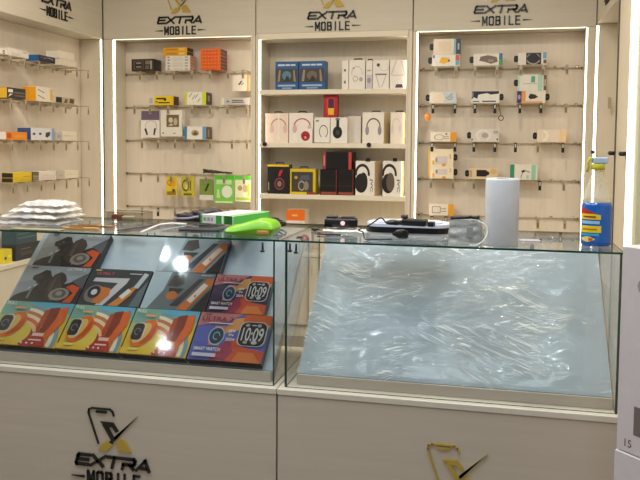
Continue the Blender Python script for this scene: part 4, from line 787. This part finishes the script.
# spray bottle
p = on(597, 247.5); p.y += .052; p = Vector((P(597, 200, 'Y', p.y).x, p.y, p.z)); sc = .0925/.092
sb = root('spray_bottle', 'blue-labelled window cleaner spray bottle with white trigger at the right end of the counter', 'bottle', p, R(8))
liq = thin_glass('bottle_plastic', (.93, .92, .86), 1.5, .05)
clear = film('bottle_clear', (.95, .93, .85), .35, (246, 240, 222), .15)
S = .955
prof = [(.0, 0), (.043, 0), (.047, .006), (.047, .128), (.045, .14)]
MB().lathe([(r*S, z*S) for r, z in prof], M((24, 92, 178), .12, 0, .6), 32, sy=.8).build('body', sb)
MB().lathe([(r*S, z*S) for r, z in [(.045, .1405), (.042, .158), (.034, .185), (.026, .21), (.020, .235), (.017, .243)]], clear, 32, sy=.8).build('neck', sb)
MB().lathe([(r*S, z*S) for r, z in [(.0, .2435), (.021, .2435), (.022, .250), (.021, .258), (.018, .262), (.0, .262)]], M((190, 178, 36), .35), 24).build('cap', sb)
hd = MB().box(-.018*S, .029*S, -.012, .012, .2625*S, .284*S, M((176, 196, 220), .3), .005, 3); hd = hd.build('spray_head', sb)
MB().tube([(-.026*S, 0, .276*S), (-.033*S, 0, .265*S), (-.03*S, 0, .252*S), (-.034*S, 0, .236*S)], .004, M((190, 178, 36), .35)).build('trigger', sb)
MB().box(-.030*S, -.0185*S, -.007, .007, (.272*S), .284*S, M((214, 210, 60), .35), .002).build('nozzle', sb)
lab = MB()
def curved(mb, u0, u1, z0, z1, mat, k, shape=None, n=10):
    for i in range(n):
        a0 = u0+(u1-u0)*i/n; a1 = u0+(u1-u0)*(i+1)/n
        def q(a, z): rr = .0473*S+k*.0005; return (rr*math.sin(R(a)), -rr*.8*math.cos(R(a)), z*S)
        def zz(a):
            t = (a-u0)/(u1-u0)
            return (z0, z1) if not shape else shape(t)
        b0 = zz(a0); b1 = zz(a1)
        mb.face([q(a0, b0[0]), q(a1, b1[0]), q(a1, b1[1]), q(a0, b0[1])], mat)
curved(lab, -80, 80, .012, .128, M((26, 98, 186), .15), 1)
curved(lab, -80, -18, .098, .128, M((186, 46, 50), .2), 2, lambda t: (.1, .127-.02*t))
curved(lab, -80, 4, .086, .104, M((236, 200, 40), .2), 3, lambda t: (.086, .104-.012*max(0, t-.7)))
curved(lab, -80, 0, .072, .082, M((150, 196, 232), .2), 3)
curved(lab, -80, 6, .044, .066, M((234, 206, 36), .2), 3)
curved(lab, -70, -10, .052, .057, M((196, 120, 40), .2), 4)
curved(lab, -66, -14, .092, .097, M((150, 50, 40), .2), 4)
curved(lab, -80, -2, .034, .041, M((60, 170, 210), .2), 3)
curved(lab, -78, -14, .014, .032, M((226, 206, 120), .2), 3, lambda t: (.023-.009*math.sin(math.pi*t), .023+.009*math.sin(math.pi*t)))
curved(lab, -40, -24, .018, .027, M((206, 90, 40), .2), 4)
lab.build('label', sb)
# white roll
p = on(502, 247.3); p.y += .05; p.x = P(502, 210, 'Y', p.y).x
rl = root('paper_roll', 'tall white roll standing upright on the right counter', 'roll', p)
hR = P(502, 179, 'Y', p.y-.045).z-ZT
MB().lathe([(.020, 0), (.049, 0), (.0505, .004), (.0505, hR-.006), (.048, hR), (.020, hR-.001)], M((200, 200, 204), .55, name='roll_white'), 40, cap=False).build('body', rl)
MB().lathe([(.0195, .0), (.0198, hR-.004), (.016, hR-.004), (.016, .0)], M((92, 76, 64), .8), 24, cap=False).build('cardboard_core', rl)
# clear bag with black strip
p = on(467, 241); bag = root('plastic_bag', 'grey translucent plastic bag with a black strip beside the white roll', 'bag', p)
BAG = film('bag_film', (.8, .8, .8), 1.25, (160, 160, 156), .3, .4, (30, 30, 30))
xl = P(448, 230, 'Y', p.y).x-p.x; xr_ = P(484, 230, 'Y', p.y).x-p.x; zt_ = P(467, 219.5, 'Y', p.y).z-ZT
def bagfn(u, v):
    a = 2*math.pi*u; x = (xl+xr_)/2+(xr_-xl)/2*math.copysign(abs(math.cos(a))**.35, math.cos(a))*(1-.10*v); y = .045*math.copysign(abs(math.sin(a))**.5, math.sin(a))*(1-.35*v)
    k = noise.noise(Vector((x*26, y*30, v*4)))
    return (x+.004*k, y+.006*k, max(0, zt_*v*(1+.10*k)))
mb = MB().grid(48, 14, bagfn, BAG); mb.grid(24, 6, lambda u, v: (xl*.88+(xr_-xl)*.88*u, (-.026+.052*v), zt_*(.97+.05*noise.noise(Vector((u*5, v*3, 2))))), BAG); mb.build('film', bag)
MB().tube([(xl*.85+(xr_-xl)*.78*t/10, -.02+.004*math.sin(t), zt_+.004+.008*t/10*(1 if t < 8 else .6)) for t in range(11)], .0055, BLACK, 8).build('black_strip', bag)
mb = MB().box(.0, .02, -.052, -.046, zt_*.25, zt_*.72, M((150, 148, 146), .5)); mb.build('folded_corner', bag)
# white cable bending over the counter edge
pts = [P(478, 221, 'Y', 2.345), P(486, 226, 'Y', 2.34), P(487, 234, 'Y', 2.33), P(483, 241, 'Y', 2.318), P(476, 245.5, 'Y', 2.312)]
pts = [Vector(q) for q in pts]; pts.append(Vector((pts[-1].x-.02, 2.305, ZT+.0035)))
def smooth(pts, n=6):
    out = []
    for i in range(len(pts)-1):
        p0, p1, p2, p3 = pts[max(i-1, 0)], pts[i], pts[i+1], pts[min(i+2, len(pts)-1)]
        for k in range(n):
            t = k/n; out.append(.5*((2*p1)+(p2-p0)*t+(2*p0-5*p1+4*p2-p3)*t*t+(3*p1-p0-3*p2+p3)*t**3))
    out.append(pts[-1]); return out
for q in pts: q.z = max(q.z, ZT+.0035)
tag(MB().tube(smooth(pts), .0022, M((216, 214, 206), .4)).build('cable'), 'white cable curving down in front of the plastic bag', 'cable')
# white pad with black rim
p = on(407, 236.5); xl = P(364, 231, 'Y', p.y).x; xr_ = P(450, 231, 'Y', p.y).x; w = xr_-xl
pad = root('charging_pad', 'flat white rounded pad with black rim lying under black cables on the right counter', 'pad', ((xl+xr_)/2, p.y+.075, ZT+.0005))
def rrect(w, d, r, z, n=6):
    out = []
    for cx_, cy_, a0 in ((w/2-r, -d/2+r, -90), (w/2-r, d/2-r, 0), (-w/2+r, d/2-r, 90), (-w/2+r, -d/2+r, 180)):
        for q in range(n+1): out.append((cx_+r*math.cos(R(a0+90*q/n)), cy_+r*math.sin(R(a0+90*q/n)), z))
    return out
MB().prism(rrect(w-.01, .15, .05, 0), (0, 0, .010), M((222, 220, 224), .35)).build('lower_shell', pad)
MB().prism(rrect(w, .16, .055, .0102), (0, 0, .019), M((20, 20, 24), .3)).build('rim', pad)
MB().prism(rrect(w-.006, .155, .053, .0294), (0, 0, .011), M((214, 216, 232), .35)).build('top_shell', pad)
MB().prism(rrect(w-.06, .12, .04, .0406), (0, 0, .004), M((206, 210, 226), .35)).build('top_plate', pad)
zp = ZT+.0455
# black adapter and its cord on the pad
q = P(413, 226, 'Z', zp); ad = root('power_adapter', 'black adapter lying on the white pad among cables', 'adapter', (q.x, q.y+.01, zp), R(-14))
MB().box(-.035, .045, -.018, .018, 0, .022, BLACK, .005, 2).build('body', ad); MB().box(-.04, -.02, -.012, .012, .0225, .034, M((60, 56, 54), .4), .004, 2).build('plug', ad)
MB().box(.05, .07, -.01, .012, .0, .016, BLACK, .003, 2).build('connector', ad)
c0 = Vector((q.x-.03, q.y-.02, zp+.004)); cab = [c0, c0+Vector((-.02, -.01, .012)), c0+Vector((-.05, 0, .004)), c0+Vector((-.07, -.01, .022)), c0+Vector((-.10, -.03, .002)), c0+Vector((-.13, -.07, -.012))]
e0 = P(374, 233, 'Z', ZT+.003); cab += [Vector((e0.x-.012, 2.395, ZT+.022)), Vector((e0.x, 2.365, ZT+.004)), Vector((e0.x+.03, 2.36, ZT+.004)), Vector((e0.x+.06, 2.37, ZT+.004)), Vector((e0.x+.085, 2.372, ZT+.006))]
tag(MB().tube(smooth(cab), .0022, BLACK, 7).build('cable'), 'thin black cable looping from the white pad to the counter front', 'cable')
q = on(401, 238.5); mb = MB(); blob(mb, (0, 0, .014), .026, .012, .015, BLACK, .35, 3, 10); blob(mb, (.006, -.004, .003), .016, .009, .004, BLACK, .2, 5, 8)
tag(mb.build('plug', None, (q.x, q.y, ZT+.0005)), 'small black plug lying in front of the white pad', 'plug')
q = P(393, 225.5, 'Z', zp); mb = MB(); blob(mb, (0, 0, .008), .022, .012, .009, BLACK, .4, 9, 10); blob(mb, (.02, .01, .008), .01, .01, .008, BLACK, .4, 2, 8)
tag(mb.build('earphone_bundle', None, (q.x, q.y+.012, zp+.0005)), 'small bundled black earphones on the left half of the white pad', 'earphones')
# black camera-like device with red light, on crumpled white paper
q = on(340, 231.5); dv = root('card_terminal', 'black handheld device with a red light on the right counter', 'device', (q.x, q.y+.02, ZT+.0145), R(6))
mb = MB().box(-.058, .058, -.028, .03, 0, .032, M((24, 22, 24), .35), .009, 3); mb.build('body', dv)
MB().box(-.052, -.012, -.02, .024, .0322, .038, M((40, 36, 38), .4), .004, 2).box(.0, .05, -.018, .02, .0322, .0365, M((30, 26, 28), .3), .003, 2).build('keys', dv)
MB().tube([(.008, -.0285, .016), (.008, -.031, .016)], .008, emit('red_light', (1, .02, .01), .45), 14).build('indicator_light', dv)
MB().box(-.057, -.03, -.0305, -.0285, .002, .012, M((14, 13, 14), .2)).build('battery_tab', dv)
MB().box(.03, .059, -.031, -.0285, .004, .028, M((14, 13, 14), .3), .001).build('side_grip', dv)
def pap(u, v):
    x = -.075+.19*u; y = -.055+.11*v; k = noise.noise(Vector((u*4, v*4, 7)))
    return (x+.01*k, y-.02*u, .003+.004*abs(k)+.003*noise.noise(Vector((u*9, v*8, 1)))+.002)
o = MB().grid(26, 16, pap, M((220, 216, 214), .5)).build('paper_sheet', None, (q.x+.02, q.y+.006, ZT+.001)); 
so = o.modifiers.new('thick', 'SOLIDIFY'); so.thickness = .0006
tag(o, 'crumpled white paper under the black handheld device', 'paper')
q = on(315, 231); mb = MB(); blob(mb, (0, 0, .006), .014, .009, .007, M((50, 36, 36), .4), .3, 4, 10); o = mb.build('earphone', None, (q.x, q.y, q.z))
MB().tube([(.012, 0, .004), (.03, .004, .003), (.05, -.002, .003), (.064, .004, .003)], .0022, M((44, 34, 34), .4), 6).build('cord', o); tag(o, 'small dark earphone with a short cord left of the black handheld device', 'earphone')
q = on(331, 234.5); mb = MB().tube([(-.03, 0, .004), (.0, -.006, .004), (.03, .002, .004), (.05, -.004, .004)], .0035, M((58, 56, 60), .4), 7); o = mb.build('cable', None, (q.x-.01, q.y-.03, q.z)); tag(o, 'short grey cable in front of the crumpled paper', 'cable')
q = on(531, 241.3); tag(MB().box(-.035, .03, -.02, .02, 0, .0012, M((186, 178, 196), .5)).box(.028, .034, -.006, .0, .0, .006, M((120, 70, 60), .5)).build('paper_slip', None, (q.x, q.y+.02, q.z), (0, 0, R(10))), 'small lilac paper slip between the white roll and the spray bottle', 'paper')
# left counter: white box with green end
q0 = on(199, 228); q1 = on(238.5, 228.6)
w = (q1-q0).length; hB = P(199, 219.5, 'Y', q0.y).z-ZT
bx_ = carton('phone_box', 'white and green box lying on the left counter beside the lime pouch', 0, w, 0, .25, 0, hB, (214, 210, 208), [('r', .48, 0, .98, 1, (44, 150, 54)), ('r', .66, .04, .72, .96, (226, 230, 222)), ('r', .76, 0, .98, 1, (24, 96, 34)), ('r', .0, 0, .06, 1, (60, 160, 70)), ('r', .1, .3, .18, .7, (150, 146, 146)), ('r', .22, .3, .3, .7, (160, 150, 150)), ('r', .34, .3, .4, .7, (160, 150, 150))], faces={'R': (74, 190, 70), 'T': (216, 212, 214)}, loc=((q0.x+q1.x)/2+.012, q0.y+.165, ZT+.0125), rot=(0, 0, R(-15)))
h_ = hB; prints([('r', .82, .02, .99, .98, (92, 206, 86)), ('r', .78, .02, .82, .98, (240, 240, 236))], w, .25, lambda u, v, k: (-w/2+u*w, -.125+v*.25, h_+.0006+.0003*k)).build('top_print', bx_)
# lime pouch
qa = on(224, 236.8); qb = on(277, 236.5); wp = qb.x-qa.x
def pouch(sgn):
    def fn(u, v):
        a = 2*u-1; b = 2*v-1; ex = (1-abs(a)**5)*(1-abs(b)**4)
        yy = b*.058; f = .62+.38*min(1, max(0, (u-.2)/.45))
        return (a*wp/2, yy, max(.0, f*(.029+sgn*(.029*ex**.4)+.003*noise.noise(Vector((u*4, v*3, 2)))*ex)))
    return fn
LIME = M((128, 196, 18), .3, name='lime_plastic')
mb = MB().grid(36, 18, pouch(1), LIME).grid(36, 18, pouch(-1), LIME); o = mb.build('pouch', None, ((qa.x+qb.x)/2, qa.y+.056, ZT+.0005), (0, 0, R(2)))
prints([('c', .5, .5, .12, .3, (150, 210, 60)), ('r', .72, .1, .9, .2, (206, 150, 70))], wp, .11, lambda u, v, k: (-wp/2+u*wp, -.056+v*.11, .0385+.0003*k)).build('print', o) if False else None
MB().box(wp*.18, wp*.42, -.0615, -.055, .012, .024, M((206, 140, 74), .4), .002).build('orange_label', o)
tag(o, 'shiny lime green pouch lying at the right end of the left counter', 'pouch')
# coiled dark cable beside the pouch
q = on(276, 229.5); mb = MB()
for k in range(3): mb.tube([(.030*math.cos(t*.42)*(1-.1*k)-.01*k, .022*math.sin(t*.42), .006+.007*k+.018*(1+math.cos(t*.42+1.2))*.5) for t in range(16)], .0042, M((44, 34, 32), .45), 7)
tag(mb.build('coiled_cable', None, (q.x-.004, q.y+.035, ZT+.0005)), 'coiled dark cable behind the right end of the lime pouch', 'cable')
# soft black pouches behind the white box
q = on(192, 222); mb = MB(); blob(mb, (-.035, -.01, .014), .055, .026, .017, M((30, 26, 32), .5), .4, 1); blob(mb, (.045, .03, .022), .06, .03, .023, M((28, 23, 29), .5), .4, 6); blob(mb, (.0, .0, .02), .03, .022, .02, M((44, 37, 48), .4), .5, 8)
o = mb.build('soft_pouch', None, (q.x, q.y+.05, ZT+.0005)); MB().tube([(-.09, -.02, .008), (-.06, -.035, .01), (-.02, -.04, .012), (.02, -.03, .02)], .004, M((150, 140, 160), .4), 6).build('strap', o)
tag(o, 'crumpled dark purple-black soft pouch left of the white and green box', 'pouch')
q = on(198, 231.5); tag(MB().box(-.075, .075, -.028, .03, 0, .006, M((34, 36, 38), .3), .002).build('sheet', None, (q.x, q.y+.03, ZT+.0005), (0, 0, R(3))), 'flat dark tablet lying in front of the white and green box', 'sheet')  # thin dark box lying flat on the glass top
# white strap
pts = [Vector(a) for a in ((on(141, 233)), on(150, 230), on(160, 227), on(172, 225.5), on(186, 224.8))]
for i, a in enumerate(pts): a.z = ZT+(.003, .006, .009, .008, .003)[i]
mb = MB(); sp = smooth(pts, 8)
for d in (-.004, 0, .004): mb.tube([s_+Vector((0, d, 0)) for s_ in sp], .0028, M((226, 222, 224), .45), 6)
tag(mb.build('strap'), 'white curved strap arching over the left counter beside the dark pouch', 'strap')
pts = [on(118, 231.5), on(132, 229.5), on(146, 227.5), on(160, 224.5)]
for a in pts: a.z = ZT+.004
tag(MB().tube(smooth(pts), .0035, M((92, 70, 62), .45), 6).build('cable'), 'brown cable lying left of the white curved strap', 'cable')
# clear acrylic tray
qa, qb = on(90, 224), on(134, 224); xa, xb = qa.x, qb.x; yk = 2.72
tr = root('acrylic_tray', 'clear shallow acrylic tray near the back of the left counter', 'tray', ((xa+xb)/2, yk, ZT+.0005)); w = xb-xa
for nm, b in (('bottom', (-w/2, w/2, -.045, .045, 0, .003)), ('wall', (-w/2, w/2, -.045, -.042, .0032, .034)), ('wall', (-w/2, w/2, .042, .045, .0032, .034)), ('wall', (-w/2, -w/2+.003, -.0418, .0418, .0032, .034)), ('wall', (w/2-.003, w/2, -.0418, .0418, .0032, .034))):
    MB().box(*b, ACRYL).build(nm, tr)
mb = MB().tube([(-w/2, -.0435, .035), (w/2, -.0435, .035), (w/2, .0435, .035), (-w/2, .0435, .035), (-w/2, -.0435, .035)], .0022, M((150, 138, 112), .3), 6); mb.build('rim', tr)
tag(MB().box(-.02, .02, -.014, .014, 0, .02, M((124, 60, 44), .5), .003).build('eraser', None, ((xa+xb)/2-w*.34, yk, ZT+.004)), 'small red-brown block lying in the clear acrylic tray', 'block')
tag(MB().box(-.03, .02, -.012, .012, 0, .014, M((176, 164, 132), .4), .003).build('adapter', None, ((xa+xb)/2+w*.02, yk-.005, ZT+.004)), 'small beige adapter lying in the clear acrylic tray', 'adapter')
# brown cardboard strips
for i, (a, b, col, lab) in enumerate(((61, 96, (190, 140, 60), 'golden brown cardboard strip lying on the left counter, front one'), (70, 112, (150, 106, 60), 'darker brown cardboard strip lying on the left counter, behind the golden one'))):
    qa, qb = on(a, 229-i*2.2), on(b, 230.2-i*2.2); tag(MB().box(0, (qb-qa).length, -.010, .010, 0, .006, M(col, .6), .001).box(.03, (qb-qa).length*.6, -.008, .008, .006, .008, M((120, 80, 46), .6)).build('cardboard_strip', None, (qa.x, qa.y+.012+.004*i, ZT+.0005), (0, 0, R(2+i))), lab, 'cardboard')
# heap of white plastic bags
BAGW = film('white_bag_film', (.9, .9, .9), .8, (232, 228, 224), .3, .35, (22, 22, 40))
qa, qb = P(11, 222, 'Y', 2.56), P(70, 222, 'Y', 2.56); cxh = (qa.x+qb.x)/2; wH = qb.x-qa.x
for i, lab in enumerate(('bottom sleeve in the heap of folded white plastic sleeves', 'second sleeve from bottom in the heap of folded white plastic sleeves', 'third sleeve from bottom in the heap of folded white plastic sleeves', 'topmost sleeve on the heap of folded white plastic sleeves')):
    zb = .001+.022*i; sc_ = (1., .97, .86, .66)[i]
    def bagtop(u, v, i=i, sc_=sc_, zb=zb):
        a = 2*u-1; b = 2*v-1; ex = max(0, (1-a*a)*(1-b*b))**.35
        return (a*wH/2*sc_+.012*i, b*.10*sc_, zb+.0015+(.016)*ex+.0045*noise.noise(Vector((u*9, v*7, i*3)))+.003*noise.noise(Vector((u*22, v*16, i*3))))
    def bagbot(u, v, i=i, sc_=sc_, zb=zb): return ((2*u-1)*wH/2*sc_+.012*i, (2*v-1)*.10*sc_, zb)
    o = MB().grid(30, 14, bagtop, BAGW).grid(12, 6, bagbot, BAGW).build('plastic_sleeve', None, (cxh, 2.56, ZT+.0005), (0, 0, R((2, -4, 3, -2)[i]))); tag(o, lab, 'plastic sleeve', 'heap of white sleeves')
# clear bag behind the heap
q = on(72, 217); mb = MB(); blob(mb, (0, 0, .034), .062, .028, .036, film('clear_bag', (.93, .91, .87), .35, (236, 226, 208), .2, .5, (40, 40, 40)), .3, 12, 16); o = mb.build('clear_bag', None, (q.x, 2.745, ZT+.0005)); MB().tube([(-.004, -.034, .03), (.004, -.034, .03)], .004, M((214, 140, 50), .5), 8).build('orange_sticker', o); tag(o, 'clear plastic bag bulging behind the white sleeve heap', 'bag')
qa = on(8, 230); tag(MB().box(0, .19, -.02, .02, 0, .004, M((150, 140, 110), .5), .001).build('cardboard_strip', None, (qa.x, qa.y+.03, ZT+.0005), (0, 0, R(-1))), 'grey-green cardboard strip under the front of the white sleeve heap', 'cardboard')

# ------------------------------------------------------------------ white cartons at the right edge
zc1 = P(617, 447, 'Y', 1.95).z
xw = P(621, 300, 'Y', 1.95).x
def front_cart(label, z0, z1, art, dx=0): 
    a = R(-47); ca, sa = math.cos(a), math.sin(a); lx, ly = .21, .14
    return carton('carton', label, 0, .42, 0, .28, z0, z1, (204, 194, 197), art, 'white cartons at the right edge', rot=(0, 0, a), bev=.004, loc=(xw+dx+lx*ca-ly*sa, 1.95+lx*sa+ly*ca, z0))
front_cart('white carton under the printed one at the right edge of the picture', .0005, zc1-.004, [('r', .3, .3, .7, .34, (180, 172, 170))], -.004)
zt1 = P(630, 246, 'Y', 1.95).z
front_cart('white printed carton standing on top at the right edge, beside the counter', zc1-.0035, zt1, [('t', '15', .058, .030, .105, .068, (96, 86, 86)), ('r', .115, .10, .5, .24, (110, 98, 96)), ('c', .28, .82, .17, .07, (150, 140, 138)), ('t', 'PRO', .08, .045, .16, .085, (120, 110, 108)) if False else ('r', .5, .05, .6, .06, (150, 140, 138))], 0)

# ------------------------------------------------------------------ light
def area(name, loc, size, power, rgb, rot=(0, 0, 0), shape='DISK', sy=None):
    l = bpy.data.lights.new(name, 'AREA'); l.shape = shape; l.size = size; l.energy = power; l.color = rgb
    if sy: l.size_y = sy
    o = bpy.data.objects.new(name, l); C.objects.link(o); o.location = loc; o.rotation_euler = rot; return o
WARM = (1, .88, .70); COOL = (.86, .95, 1.0)
for x, y in ((-2.2, 3.25), (-1.1, 3.25), (0., 3.25)): area('aisle_downlight', (x, y, ZC-.02), .3, 19, WARM)
for x, y in ((-2.09, 2.50), (-1.96, 2.43), (-2.06, 1.9), (-1.2, 2.3), (-.94, 2.10), (-.75, 2.4), (-.3, 2.35), (-.17, 1.92), (.2, 2.2), (.45, 1.9)): area('counter_spot_and_glint', (x, y, ZC-.02), .075, 2.6, COOL)  # ceiling spots, with several more added only to glint on the film
for x, y in ((-1.5, 1.25), (-.1, 1.25)): area('counter_fill_light', (x, y, ZC-.02), 1.0, 19, (.84, .94, 1.0), shape='SQUARE')  # large soft fill added above the counters to brighten the sloping boards
for x in (-1.6, .4): area('hall_light', (x, -1.6, ZC-.02), .9, 18, (.92, .96, 1.0))
w = bpy.data.worlds.new('world'); bpy.context.scene.world = w; w.use_nodes = True
w.node_tree.nodes['Background'].inputs['Color'].default_value = (.85, .95, 1, 1); w.node_tree.nodes['Background'].inputs['Strength'].default_value = .12
sc = bpy.context.scene
sc.view_settings.view_transform = 'Standard'; sc.view_settings.look = 'None'; sc.view_settings.gamma = 1; sc.view_settings.use_curve_mapping = False
sc.view_settings.exposure = 0.0
sc.cycles.use_denoising = True
sc.cycles.max_bounces = 10; sc.cycles.transparent_max_bounces = 24; sc.cycles.sample_clamp_indirect = 6
